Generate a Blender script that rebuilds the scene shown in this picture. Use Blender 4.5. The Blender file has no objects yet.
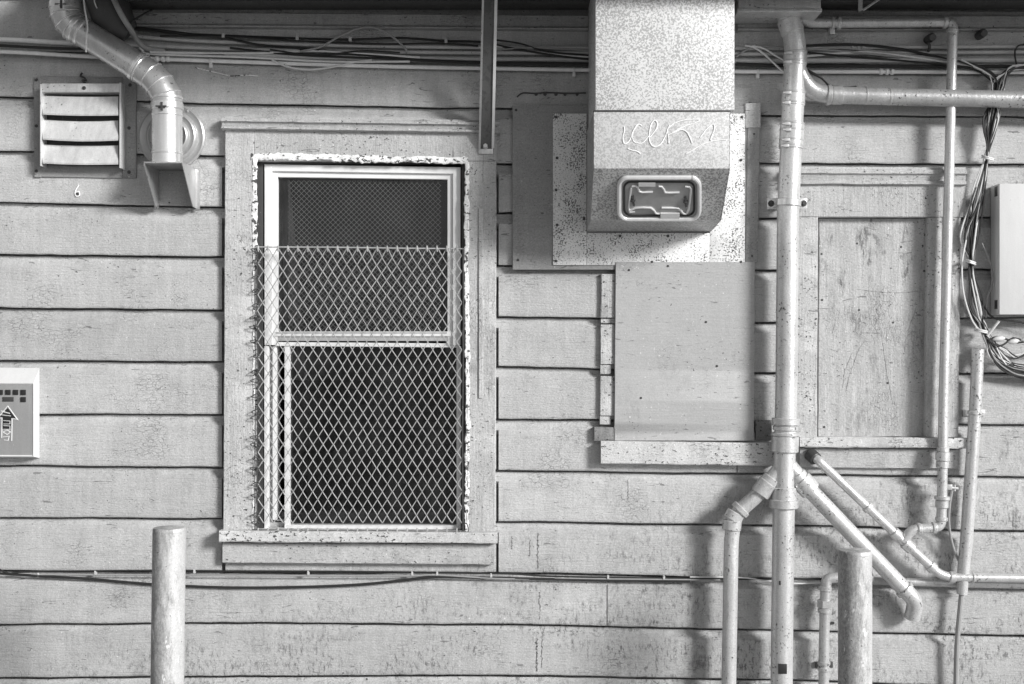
import bpy, bmesh, math, random
from mathutils import Vector, noise
random.seed(7)
sc = bpy.context.scene
COL = sc.collection
S, CX, CY, D, ZC = 0.004, 512.0, 342.0, 5.0, 1.6


def P(px, py, d=0.0):
    """point d metres in front of the wall face, seen from the street"""
    f = (D - d) / D
    return Vector(((px - CX) * S * f, -d, ZC + (CY - py) * S * f))


def L(n, d=0.0):
    return n * S * (D - d) / D


# ------------------------------------------------------------------ materials
class NT:
    def __init__(self, name):
        self.m = bpy.data.materials.new(name)
        self.m.use_nodes = True
        self.t = self.m.node_tree
        self.b = self.t.nodes['Principled BSDF']
        self.tc = self.t.nodes.new('ShaderNodeTexCoord')

    def n(self, kind):
        return self.t.nodes.new(kind)

    def link(self, a, b):
        self.t.links.new(a, b)

    def math(self, op, a, b=None, clamp=False):
        x = self.n('ShaderNodeMath')
        x.operation = op
        x.use_clamp = clamp
        for i, v in enumerate((a, b)):
            if v is None:
                continue
            if isinstance(v, (int, float)):
                x.inputs[i].default_value = v
            else:
                self.link(v, x.inputs[i])
        return x.outputs[0]

    def noise(self, scale, detail=3, rough=0.55, stretch=(1, 1, 1), off=(0, 0, 0), dist=0.0):
        mp = self.n('ShaderNodeMapping')
        mp.inputs['Scale'].default_value = stretch
        mp.inputs['Location'].default_value = off
        self.link(self.tc.outputs['Object'], mp.inputs[0])
        x = self.n('ShaderNodeTexNoise')
        x.inputs['Scale'].default_value = scale
        x.inputs['Detail'].default_value = detail
        x.inputs['Roughness'].default_value = rough
        x.inputs['Distortion'].default_value = dist
        self.link(mp.outputs[0], x.inputs['Vector'])
        return x.outputs['Fac']

    def ramp(self, v, lo, hi, a=0.0, b=1.0):
        x = self.n('ShaderNodeMapRange')
        x.interpolation_type = 'SMOOTHSTEP'
        for i, k in enumerate((lo, hi, a, b)):
            x.inputs[i + 1].default_value = k
        self.link(v, x.inputs[0])
        return x.outputs[0]

    def centred(self, v, amp):
        """noise -> 1 +- amp"""
        return self.math('ADD', self.math('MULTIPLY', self.math('SUBTRACT', v, 0.5), 2.6 * amp), 1.0)

    def mix(self, f, a, b):
        x = self.n('ShaderNodeMix')
        x.data_type = 'FLOAT'
        for i, v in enumerate((f, a, b)):
            if isinstance(v, (int, float)):
                x.inputs[(0, 2, 3)[i]].default_value = v
            else:
                self.link(v, x.inputs[(0, 2, 3)[i]])
        return x.outputs[0]

    def out(self, v, rough=0.6, metallic=0.0, spec=0.3):
        lo = self.math('MAXIMUM', v, 0.004)
        cb = self.n('ShaderNodeCombineColor')
        for i in range(3):
            self.link(lo, cb.inputs[i])
        self.link(cb.outputs[0], self.b.inputs['Base Color'])
        if isinstance(rough, (int, float)):
            self.b.inputs['Roughness'].default_value = rough
        else:
            self.link(rough, self.b.inputs['Roughness'])
        self.b.inputs['Metallic'].default_value = metallic
        self.b.inputs['Specular IOR Level'].default_value = spec

    def bump(self, h, strength, dist=0.002):
        x = self.n('ShaderNodeBump')
        x.inputs['Strength'].default_value = strength
        x.inputs['Distance'].default_value = dist
        self.link(h, x.inputs['Height'])
        self.link(x.outputs[0], self.b.inputs['Normal'])


def wood_paint(name, base, var=0.16, streak=0.16, grain=0.42, chip=0.0, smudge=0.0, light=0.0, vertical=False,
               rough=0.55, bump=0.9, off=0.0, pit=95, splash=False):
    """old oil paint over wood: drifts of tone, rain streaks, rubbed smudges, chips, fine grit"""
    k = NT(name)
    o = (off, off * 1.7, off * 0.6)
    v = k.centred(k.noise(2.3, 4, off=o), var)
    v = k.math('MULTIPLY', v, k.centred(k.noise(13, 6, 0.7, off=o), var))
    v = k.math('MULTIPLY', v, k.centred(k.noise(11, 4, 0.65, (3.4, 1, 0.25), o), streak))
    g = k.noise(165, 4, 0.75, off=o)
    v = k.math('MULTIPLY', v, k.centred(g, grain))
    st = (5, 1, 0.35) if vertical else (0.35, 1, 6)
    wg = k.noise(24, 5, 0.65, st, o, 0.6)
    v = k.math('MULTIPLY', v, k.centred(wg, 0.10))
    v = k.math('MULTIPLY', v, base)
    if splash:
        at = k.n('ShaderNodeAttribute')
        at.attribute_name = 'tone'
        v = k.math('MULTIPLY', v, at.outputs['Fac'])
    # alligatored paint
    vo = k.n('ShaderNodeTexVoronoi')
    vo.feature = 'DISTANCE_TO_EDGE'
    vo.inputs['Scale'].default_value = 52
    mpv = k.n('ShaderNodeMapping')
    mpv.inputs['Scale'].default_value = (1.8, 1, 0.7) if vertical else (0.7, 1, 1.8)
    adn = k.n('ShaderNodeVectorMath')
    adn.operation = 'ADD'
    nz = k.n('ShaderNodeTexNoise')
    nz.inputs['Scale'].default_value = 30
    scl = k.n('ShaderNodeVectorMath')
    scl.operation = 'SCALE'
    scl.inputs['Scale'].default_value = 0.03
    k.link(k.tc.outputs['Object'], nz.inputs['Vector'])
    k.link(nz.outputs['Color'], scl.inputs[0])
    k.link(k.tc.outputs['Object'], adn.inputs[0])
    k.link(scl.outputs[0], adn.inputs[1])
    k.link(adn.outputs[0], mpv.inputs[0])
    k.link(mpv.outputs[0], vo.inputs['Vector'])
    crk = k.math('MULTIPLY', k.ramp(vo.outputs['Distance'], 0.0, 0.05, 1.0, 0.0), k.ramp(k.noise(3.7, 4, 0.65, off=(off + 1, 3, 2)), 0.50, 0.66))
    if chip:
        v = k.mix(k.math('MULTIPLY', crk, 0.62), v, base * 0.25)
    if smudge:
        sm = k.math('MULTIPLY', k.ramp(k.noise(6.5, 4, 0.62, (1.7, 1, 0.9), o, 0.5), 0.53, 0.68),
                    k.ramp(k.noise(60, 5, 0.75, (1.3, 1, 0.45), o), 0.40, 0.60))
        sm = k.math('MULTIPLY', sm, k.ramp(k.noise(1.15, 2, 0.5, off=(off + 2, 0, 1)), 0.40, 0.62, 0.12, 1.0))
        if splash:      # mud and scuffs reach up from the pavement and thicken to the right
            sp_ = k.n('ShaderNodeSeparateXYZ')
            k.link(k.tc.outputs['Object'], sp_.inputs[0])
            hz = k.math('ADD', sp_.outputs[2], k.math('MULTIPLY', sp_.outputs[0], -0.22))
            sm = k.math('MULTIPLY', sm, k.ramp(hz, 0.55, 1.5, 1.0, 0.15))
            fine = k.math('MULTIPLY', k.ramp(k.noise(62, 6, 0.78, (1.1, 1, 0.45), o), 0.49, 0.62), k.ramp(hz, 0.30, 1.15, 0.95, 0.0))
            fine = k.math('MULTIPLY', fine, k.ramp(k.noise(3.3, 3, 0.6, (0.8, 1, 2), off=(off + 6, 0, 1)), 0.40, 0.60))
            v = k.mix(fine, v, base * 0.26)
        v = k.mix(k.math('MULTIPLY', sm, smudge), v, base * 0.28)
    cl = k.ramp(k.noise(4.1, 3, 0.6, off=o), 0.35, 0.68)
    pk = k.noise(pit, 4, 0.6, (0.8, 1, 1.2), o, 0.3)
    if chip:
        lo = 0.735 - 0.12 * chip
        ch = k.ramp(k.math('ADD', pk, k.math('MULTIPLY', cl, 0.07)), lo, lo + 0.03)
        v = k.mix(ch, v, base * 0.10)
        # thin hairline cracks that run with the board, and scuffs across it
        hc = k.ramp(k.noise(17, 3, 0.6, (0.22, 1, 7) if not vertical else (7, 1, 0.22), (off + 3, 0, 1), 0.8), 0.70, 0.72)
        v = k.mix(k.math('MULTIPLY', hc, 0.8 * min(1, chip * 1.5)), v, base * 0.15)
        sc_ = k.ramp(k.noise(22, 2, 0.5, (0.6, 1, 3.2), (off + 7, 0, 5), 1.6), 0.69, 0.71)
        v = k.mix(k.math('MULTIPLY', sc_, 0.7), v, base * 0.25)
    lp = k.ramp(k.noise(80, 3, 0.6, off=(off + 9, 2, 4)), 0.69 - light * 0.05, 0.72 - light * 0.05)
    v = k.mix(k.math('MULTIPLY', lp, 0.7), v, min(0.85, base * 1.9))
    k.out(v, k.math('ADD', k.math('MULTIPLY', pk, 0.25), rough - 0.1))
    h = k.math('ADD', k.math('SUBTRACT', k.math('MULTIPLY', wg, 0.9), k.math('MULTIPLY', crk, 0.5)), k.math('ADD', k.math('MULTIPLY', pk, 0.9), k.math('MULTIPLY', g, 0.35)))
    k.bump(h, bump, 0.003)
    return k.m


def metal_paint(name, base, var=0.10, speck=0.0, dark=0.08, grain=0.1, rough=0.45, metallic=0.0, streak=0.1, bump=0.25, scale=1.0, off=0.0, blot=0.0):
    k = NT(name)
    o = (off, off * 1.3, off * 0.7)
    v = k.centred(k.noise(9 * scale, 4, 0.6, off=o), var)
    v = k.math('MULTIPLY', v, k.centred(k.noise(14 * scale, 3, 0.6, (3, 3, 0.35), o), streak))
    g = k.noise(190, 3, 0.75, off=o)
    v = k.math('MULTIPLY', v, k.centred(g, grain))
    v = k.math('MULTIPLY', v, base)
    if blot:
        bl = k.ramp(k.noise(30 * scale, 5, 0.7, (1, 1, 0.7), o, 0.5), 0.5, 0.62)
        v = k.mix(k.math('MULTIPLY', bl, blot), v, dark)
    pk = k.noise(95 * scale, 3, 0.6, off=o)
    if speck:
        lo = 0.76 - 0.22 * speck
        cl = k.math('MULTIPLY', k.ramp(k.noise(7 * scale, 3, 0.6, off=(off + 4, 1, 6)), 0.42, 0.66), 0.10)
        v = k.mix(k.ramp(k.math('ADD', pk, cl), lo, lo + 0.05), v, dark)
        sk_ = k.ramp(k.noise(38 * scale, 4, 0.7, (1, 1, 0.22), (off + 2, 7, 1)), 0.60, 0.74)
        v = k.mix(k.math('MULTIPLY', sk_, min(0.6, speck)), v, dark * 1.4)
    k.out(v, rough, metallic, 0.5)
    k.bump(k.math('ADD', pk, k.math('MULTIPLY', g, 0.2)), bump, 0.0014)
    return k.m


def spangle(name, base, dark, rough=0.42, scale=150, amount=0.5, metallic=0.25):
    """weathered zinc: worm-like mottling of dull grey through the bright coat"""
    k = NT(name)
    a = k.noise(scale, 2, 0.5, dist=0.6)
    b = k.noise(5, 3, 0.6)
    m = k.ramp(k.math('ADD', a, k.math('MULTIPLY', k.math('SUBTRACT', b, 0.5), 0.25)), 0.465, 0.57)
    v = k.mix(k.math('MULTIPLY', m, amount), base, dark)
    v = k.math('MULTIPLY', v, k.centred(k.noise(360, 2, 0.6), 0.12))
    v = k.math('MULTIPLY', v, k.centred(k.noise(6, 3, 0.6, (3, 3, 0.4)), 0.08))
    k.out(v, rough, metallic, 0.4)
    k.bump(a, 0.12, 0.001)
    return k.m


M = {}
M['siding'] = wood_paint('siding_paint', 0.45, chip=0.22, smudge=1.0, streak=0.14, splash=True)
M['trim'] = wood_paint('trim_paint', 0.46, chip=0.55, smudge=0.35, off=4.1)
M['trim_v'] = wood_paint('trim_paint_vertical', 0.46, chip=0.6, smudge=0.35, vertical=True, off=7.3)
M['sill'] = wood_paint('sill_paint', 0.56, chip=0.8, smudge=0.3, off=2.2, light=0.6)
M['ply'] = wood_paint('sheet_paint', 0.40, var=0.05, streak=0.05, grain=0.22, chip=0.08, smudge=0.2, off=5.5, bump=0.35)
M['plyv'] = wood_paint('plank_paint', 0.44, var=0.14, streak=0.3, chip=0.4, smudge=1.0, vertical=True, off=1.5)
M['mount'] = wood_paint('mounting_paint', 0.30, var=0.08, streak=0.08, chip=0.15, smudge=0.3, off=8.5, bump=0.4)
M['frieze'] = wood_paint('frieze_paint', 0.36, chip=0.3, smudge=0.4, off=3.4)
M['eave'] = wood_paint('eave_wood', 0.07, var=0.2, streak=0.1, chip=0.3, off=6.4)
M['old'] = wood_paint('bare_timber', 0.26, var=0.25, streak=0.2, chip=0.9, smudge=0.9, off=9.4)
M['caulk'] = wood_paint('flaking_putty', 0.84, var=0.06, streak=0.04, grain=0.35, chip=1.2, off=3.9, bump=0.8, rough=0.7, pit=52)
M['vinyl'] = metal_paint('white_frame', 0.80, 0.08, grain=0.05, rough=0.35, streak=0.04)
M['vinyl_g'] = metal_paint('grey_frame', 0.45, 0.08, grain=0.08, rough=0.4)
M['pipe'] = metal_paint('pipe_paint', 0.62, 0.16, speck=0.38, dark=0.12, grain=0.34, rough=0.30, metallic=0.4, streak=0.2, bump=0.8)
M['pipe_d'] = metal_paint('pipe_paint_dull', 0.50, 0.16, metallic=0.4, speck=0.36, dark=0.1, grain=0.3, rough=0.32, streak=0.2, bump=0.8, off=2.0)
M['galv'] = metal_paint('galvanised_sheet', 0.60, 0.16, speck=0.3, dark=0.16, grain=0.2, rough=0.3, metallic=0.7, streak=0.2, bump=0.2, off=3)
M['galv_b'] = metal_paint('galvanised_bright', 0.74, 0.1, speck=0.15, dark=0.2, grain=0.12, rough=0.27, metallic=0.65, streak=0.22, bump=0.15, off=5)
M['band'] = metal_paint('clamp_steel', 0.50, 0.1, speck=0.1, grain=0.1, rough=0.35, metallic=0.4)
M['hood'] = spangle('mottled_zinc', 0.74, 0.34, scale=150, amount=0.85, metallic=0.1)
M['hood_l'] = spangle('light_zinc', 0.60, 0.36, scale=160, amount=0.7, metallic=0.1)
M['hood_shaded'] = spangle('shaded_zinc', 0.50, 0.18, scale=140, amount=0.8, metallic=0.1)  # darker zinc: shade of side, raked and bottom sheets put into the colour
M['flange'] = metal_paint('speckled_zinc', 0.78, 0.08, speck=0.78, dark=0.10, grain=0.35, rough=0.5, bump=0.5, scale=1.6)
M['scratch'] = metal_paint('bare_scratch', 0.92, 0.02, grain=0.02, rough=0.4)
M['door_m'] = metal_paint('hatch_steel', 0.40, 0.1, speck=0.1, grain=0.08, rough=0.3, metallic=0.3)
M['door_w'] = metal_paint('hatch_rim', 0.75, 0.06, grain=0.05, rough=0.28, metallic=0.3)
M['slat'] = metal_paint('slat_metal', 0.66, 0.12, speck=0.2, dark=0.2, grain=0.2, rough=0.35, metallic=0.2, streak=0.25)
M['dark'] = metal_paint('dark_metal', 0.05, 0.2, speck=0.15, dark=0.2, grain=0.2, rough=0.45)
M['strut'] = metal_paint('strut_shaded_steel', 0.10, 0.2, speck=0.2, dark=0.02, grain=0.2, rough=0.5, blot=0.4)  # shade of the strut's downward face painted in as a dark base
M['strut_l'] = metal_paint('strut_edge', 0.70, 0.1, grain=0.1, rough=0.4)
M['tar'] = metal_paint('tarred_sheet', 0.06, 0.25, speck=0.2, dark=0.16, grain=0.2, rough=0.5)
M['white'] = metal_paint('white_enamel', 0.66, 0.04, speck=0.06, dark=0.45, grain=0.06, rough=0.4, streak=0.06)
M['black'] = metal_paint('black_rubber', 0.018, 0.2, grain=0.2, rough=0.5)
M['grey_c'] = metal_paint('grey_cable', 0.30, 0.15, grain=0.12, rough=0.5)
M['pale_c'] = metal_paint('pale_cable', 0.66, 0.1, grain=0.1, rough=0.45)
M['conduit'] = metal_paint('conduit_paint', 0.46, 0.14, speck=0.15, dark=0.1, grain=0.14, rough=0.42, bump=0.4)
M['conduit_w'] = metal_paint('conduit_white', 0.78, 0.1, speck=0.1, dark=0.2, grain=0.08, rough=0.4)
M['wire'] = metal_paint('zinc_wire', 0.48, 0.35, grain=0.1, rough=0.4, metallic=0.3)
M['screen'] = metal_paint('screen_wire', 0.15, 0.1, grain=0.1, rough=0.5)
M['face'] = metal_paint('panel_face', 0.25, 0.12, speck=0.1, dark=0.4, grain=0.12, rough=0.4)
def bollard_mat():
    k = NT('scraped_bollard_paint')
    v = k.centred(k.noise(7, 5, 0.65), 0.15)
    v = k.math('MULTIPLY', v, k.centred(k.noise(170, 4, 0.75), 0.4))
    v = k.math('MULTIPLY', v, 0.60)
    # rust running down in long ragged streaks, and the left side's shade painted in as darker colour
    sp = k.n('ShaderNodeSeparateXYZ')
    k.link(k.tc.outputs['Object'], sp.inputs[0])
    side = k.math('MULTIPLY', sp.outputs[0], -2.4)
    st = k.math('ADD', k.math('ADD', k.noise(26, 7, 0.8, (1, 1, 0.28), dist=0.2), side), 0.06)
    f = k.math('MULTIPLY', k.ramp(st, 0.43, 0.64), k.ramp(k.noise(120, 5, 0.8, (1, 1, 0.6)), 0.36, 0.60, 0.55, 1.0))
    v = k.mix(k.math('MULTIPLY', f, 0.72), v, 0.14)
    pk = k.noise(95, 4, 0.65, off=(3, 1, 2))
    v = k.mix(k.ramp(pk, 0.66, 0.70), v, 0.06)
    v = k.mix(k.math('MULTIPLY', k.ramp(k.noise(40, 3, 0.6, (1, 1, 0.4), (5, 5, 5)), 0.64, 0.68), 0.7), v, 0.85)
    k.out(v, k.mix(f, 0.34, 0.75), 0.25, 0.5)
    k.bump(k.math('ADD', k.noise(170, 4, 0.75), k.math('MULTIPLY', f, 0.8)), 0.25, 0.002)
    return k.m


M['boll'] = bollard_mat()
M['room'] = metal_paint('dark_room', 0.03, 0.1, grain=0.05, rough=0.9)
M['blind'] = metal_paint('blind_cloth', 0.07, 0.1, grain=0.1, rough=0.9)
M['curtain'] = metal_paint('curtain_cloth', 0.42, 0.1, grain=0.1, rough=0.9)


def pavement_mat():
    k = NT('worn_concrete')
    v = k.math('MULTIPLY', k.centred(k.noise(1.3, 5, 0.6), 0.15), k.centred(k.noise(60, 4, 0.7), 0.18))
    k.out(k.math('MULTIPLY', v, 0.30), 0.8)
    k.bump(k.noise(90, 4, 0.7), 0.4, 0.003)
    return k.m


M['pave'] = pavement_mat()


def glass_mat():
    """thin old glass: clear with a faint sky sheen, slight ripple and dried-on dust"""
    m = bpy.data.materials.new('window_glass')
    m.use_nodes = True
    t = m.node_tree
    for n in list(t.nodes):
        t.nodes.remove(n)
    N = t.nodes.new
    o = N('ShaderNodeOutputMaterial')
    mx, mx2 = N('ShaderNodeMixShader'), N('ShaderNodeMixShader')
    tr, gl, df, fr = N('ShaderNodeBsdfTransparent'), N('ShaderNodeBsdfGlossy'), N('ShaderNodeBsdfDiffuse'), N('ShaderNodeFresnel')
    tr.inputs[0].default_value = (0.7, 0.7, 0.7, 1)
    df.inputs[0].default_value = (0.5, 0.5, 0.5, 1)
    gl.inputs['Roughness'].default_value = 0.05
    fr.inputs[0].default_value = 1.5
    tc, n1, n2, bp, mr = N('ShaderNodeTexCoord'), N('ShaderNodeTexNoise'), N('ShaderNodeTexNoise'), N('ShaderNodeBump'), N('ShaderNodeMapRange')
    n1.inputs['Scale'].default_value = 5
    n2.inputs['Scale'].default_value = 9
    n2.inputs['Detail'].default_value = 7
    n2.inputs['Roughness'].default_value = 0.7
    bp.inputs['Strength'].default_value = 0.25
    bp.inputs['Distance'].default_value = 0.02
    for i, vv in enumerate((0.4, 0.8, 0.0, 0.05)):
        mr.inputs[i + 1].default_value = vv
    lk = t.links.new
    lk(tc.outputs['Object'], n1.inputs['Vector'])
    lk(tc.outputs['Object'], n2.inputs['Vector'])
    lk(n1.outputs['Fac'], bp.inputs['Height'])
    lk(bp.outputs[0], gl.inputs['Normal'])
    lk(n2.outputs['Fac'], mr.inputs[0])
    lk(fr.outputs[0], mx.inputs[0])
    lk(tr.outputs[0], mx.inputs[1])
    lk(gl.outputs[0], mx.inputs[2])
    lk(mr.outputs[0], mx2.inputs[0])
    lk(mx.outputs[0], mx2.inputs[1])
    lk(df.outputs[0], mx2.inputs[2])
    lk(mx2.outputs[0], o.inputs[0])
    return m


M['glass'] = glass_mat()

# ------------------------------------------------------------------ objects
def thing(name, label, cat, loc=(0, 0, 0), group=None):
    o = bpy.data.objects.new(name, None)
    COL.objects.link(o)
    o.location = loc
    o.empty_display_size = 0.1
    o['label'] = label
    o['category'] = cat
    if group:
        o['group'] = group
    return o


def root_loc(o):
    v = Vector((0, 0, 0))
    while o is not None:
        v += o.location
        o = o.parent
    return v


class MB:
    def __init__(self):
        self.bm = bmesh.new()

    # -- loft of closed rings
    def loft(self, rings, cap=True):
        bm = self.bm
        vs = [[bm.verts.new(p) for p in r] for r in rings]
        n = len(vs[0])
        for a, b in zip(vs, vs[1:]):
            for i in range(n):
                j = (i + 1) % n
                bm.faces.new((a[i], a[j], b[j], b[i]))
        if cap:
            bm.faces.new(list(reversed(vs[0])))
            bm.faces.new(vs[-1])

    def tube(self, pts, r, n=10, cap=True):
        pts = [Vector(p) for p in pts]
        m = len(pts)
        rad = r if isinstance(r, (list, tuple)) else [r] * m
        ts = [(pts[i + 1] - pts[i]).normalized() for i in range(m - 1)]
        t0 = ts[0]
        up = Vector((0, 1, 0)) if abs(t0.y) < 0.9 else Vector((0, 0, 1))
        u = t0.cross(up).normalized()
        v = t0.cross(u).normalized()
        rings = []
        for i in range(m):
            tp = ts[max(0, i - 1)]
            tn = ts[min(i, m - 2)]
            if i > 0 and i < m - 1 and i >= 1:
                # frame perpendicular to the incoming segment, cut by the bisector plane
                nrm = (tp + tn)
                nrm = nrm.normalized() if nrm.length > 1e-6 else tp
            else:
                nrm = tp if i == m - 1 else tn
            if i > 0:
                prev_t = ts[i - 1]
                if i >= 2:
                    q = ts[i - 2].rotation_difference(prev_t)
                    u = q @ u
                    v = q @ v
            base_t = ts[max(0, i - 1)]
            ring = []
            for k in range(n):
                a = 2 * math.pi * k / n
                o = (u * math.cos(a) + v * math.sin(a)) * rad[i]
                dn = base_t.dot(nrm)
                if abs(dn) > 0.25:
                    o = o - base_t * (o.dot(nrm) / dn)
                ring.append(pts[i] + o)
            rings.append(ring)
        self.loft(rings, cap)
        return rings

    def ring_band(self, c0, c1, r0, r1=None, lip=0.0):
        """a short sleeve, edges eased"""
        r1 = r1 or r0
        c0, c1 = Vector(c0), Vector(c1)
        e = min(0.003, (c1 - c0).length * 0.2)
        t = (c1 - c0).normalized()
        self.tube([c0, c0 + t * e, c1 - t * e, c1], [r0 - e, r0, r1, r1 - e], 24)

    def box(self, a, b, bev=0.0015):
        x0, x1 = sorted((a[0], b[0])); y0, y1 = sorted((a[1], b[1])); z0, z1 = sorted((a[2], b[2]))
        bm = self.bm
        v = [bm.verts.new(p) for p in ((x0, y0, z0), (x1, y0, z0), (x1, y1, z0), (x0, y1, z0),
                                       (x0, y0, z1), (x1, y0, z1), (x1, y1, z1), (x0, y1, z1))]
        fs = [bm.faces.new([v[i] for i in q]) for q in ((3, 2, 1, 0), (4, 5, 6, 7), (0, 1, 5, 4), (1, 2, 6, 5), (2, 3, 7, 6), (3, 0, 4, 7))]
        if bev > 0:
            es = list({e for f in fs for e in f.edges})
            bmesh.ops.bevel(bm, geom=es, offset=bev, segments=2, affect='EDGES', profile=0.6)

    def pbox(self, x0, y0, x1, y1, df, db=0.0, bev=0.0015):
        a, b = P(x0, y0, df), P(x1, y1, df)
        self.box((a.x, -df, a.z), (b.x, -db, b.z), bev)

    def beam(self, x0, y0, x1, y1, df, db=0.0, sl=0.0, jit=0.0008, bev=0.003, lean=0.0, prof=None):
        """a board with worn, slightly wandering edges; sl/lean: how far its far end drifts, px"""
        a, b = P(x0, y0, df), P(x1, y1, df)
        xa, xb, zt, zb = a.x, b.x, a.z, b.z
        hor = (xb - xa) > (zt - zb)
        ln = (xb - xa) if hor else (zt - zb)
        n = max(2, int(ln / 0.02))
        sh = L(sl if hor else lean, df)
        sd = random.random() * 50
        rings = []
        for i in range(n + 1):
            f = i / n
            if hor:
                lo, hi = zb, zt
            else:
                lo, hi = xa, xb
            e = bev
            sec = prof(lo, hi, df, db) if prof else [(lo + e, df), (hi - e, df), (hi, df - e), (hi, db), (lo, db), (lo, df - e)]
            ring = []
            for j, (w, d) in enumerate(sec):
                q = noise.noise(Vector((sd + f * ln * 14, j * 3.1, 0.5))) * jit * 2 + noise.noise(Vector((sd + f * ln * 60, j * 7.1, 2.5))) * jit
                q2 = noise.noise(Vector((sd + f * ln * 9, j * 1.1, 8.5))) * jit
                dd = d + (q2 if d > db + 1e-6 else 0)
                if hor:
                    ring.append(Vector((xa + f * ln, -dd, w + q - sh * f)))
                else:
                    ring.append(Vector((w + q + sh * f, -dd, zt - f * ln)))
            rings.append(ring if hor else ring)
        if not hor:
            pass
        self.loft(rings)

    def quad(self, *p):
        self.bm.faces.new([self.bm.verts.new(q) for q in p])

    def prism(self, poly, vec):
        """a flat outline given as points, pushed along vec"""
        vec = Vector(vec)
        self.loft([[Vector(p) for p in poly], [Vector(p) + vec for p in poly]])

    def build(self, name, mat, parent=None, label=None, sharp=35, loc=None, cat=None, group=None, kind=None):
        bm = self.bm
        bmesh.ops.recalc_face_normals(bm, faces=bm.faces)
        base = root_loc(parent) if parent else Vector(loc or (0, 0, 0))
        for v in bm.verts:
            v.co -= base
        me = bpy.data.meshes.new(name)
        bm.to_mesh(me)
        bm.free()
        me.polygons.foreach_set('use_smooth', [True] * len(me.polygons))
        me.set_sharp_from_angle(angle=math.radians(sharp))
        me.materials.append(M[mat])
        o = bpy.data.objects.new(name, me)
        COL.objects.link(o)
        if parent:
            o.parent = parent
        else:
            o.location = base
        if label:
            o['label'] = label
        if cat:
            o['category'] = cat
        if group:
            o['group'] = group
        if kind:
            o['kind'] = kind
        return o


def spline(pts, step=6):
    """Catmull-Rom through pixel-space points (x, y, d) -> world points"""
    q = [Vector(p) for p in pts]
    q = [q[0] * 2 - q[1]] + q + [q[-1] * 2 - q[-2]]
    out = []
    for i in range(1, len(q) - 2):
        p0, p1, p2, p3 = q[i - 1], q[i], q[i + 1], q[i + 2]
        n = max(2, int((p2 - p1).length / step))
        for k in range(n):
            t = k / n
            out.append(0.5 * ((2 * p1) + (p2 - p0) * t + (2 * p0 - 5 * p1 + 4 * p2 - p3) * t * t + (3 * p1 - p0 - 3 * p2 + p3) * t ** 3))
    out.append(q[-2])
    return [P(a.x, a.y, a.z) for a in out]


def fillet(pts, r, n=6):
    """polyline in pixel space with rounded corners, r in px (one number or one per corner)"""
    q = [Vector(p) for p in pts]
    out = [q[0]]
    for i in range(1, len(q) - 1):
        rr = r[i - 1] if isinstance(r, (list, tuple)) else r
        a, b, c = q[i - 1], q[i], q[i + 1]
        d1 = (a - b); d2 = (c - b)
        rr = min(rr, d1.length * 0.49, d2.length * 0.49)
        s, e = b + d1.normalized() * rr, b + d2.normalized() * rr
        for k in range(n + 1):
            t = k / n
            out.append(s * (1 - t) ** 2 + b * 2 * t * (1 - t) + e * t * t)
    out.append(q[-1])
    return [P(a.x, a.y, a.z) for a in out]


# ------------------------------------------------------------------ the ground
g = MB()
g.quad(Vector((-300, -300, 0)), Vector((300, -300, 0)), Vector((300, 300, 0)), Vector((-300, 300, 0)))
g.build('pavement', 'pave', kind='structure')

# ------------------------------------------------------------------ the house
house = thing('clapboard_house', 'weathered grey clapboard house wall with a screened window and dark eave', 'house', (0, 0, 0))
NX = [0, 222, 500, 760, 1010]
GR = [[-58, -56, -52, -48, -46], [-4, -2, 2, 8, 10], [51, 54, 60, 63.5, 65], [96, 103.5, 108, 115, 116], [150.5, 155.5, 163, 163, 163.5],
      [202, 206.7, 212, 217, 217], [254, 256, 265, 269, 269], [307.5, 309.3, 316, 322, 317], [360, 361, 366, 372, 372.7],
      [413, 414.3, 418, 422, 424], [465, 466.7, 470, 473, 476], [517.4, 517.4, 521, 524, 529.6], [570, 571, 572, 577, 583],
      [623.6, 622, 623.6, 629, 634.6], [677, 675.5, 674.5, 678.5, 687], [730, 729, 728, 731, 739], [783, 782, 781, 784, 790]]


def groove(i, x):
    xs = [-260] + NX + [1290]
    ys = [GR[i][0] - 2] + GR[i] + [GR[i][-1] + 2]
    for k in range(len(xs) - 1):
        if x <= xs[k + 1] or k == len(xs) - 2:
            t = (x - xs[k]) / (xs[k + 1] - xs[k])
            t = t * t * (3 - 2 * t) * 0.5 + t * 0.5
            y = ys[k] + (ys[k + 1] - ys[k]) * t
            break
    return y + 0.9 * noise.noise(Vector((x * 0.013, i * 5.3, 0))) + 0.5 * noise.noise(Vector((x * 0.06, i * 9.1, 4)))


JOINTS = {12: [607], 14: [302], 9: [737]}
OPEN = (254, 468, 158, 535)
OPEN2 = (817, 930, 205, 445)


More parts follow.
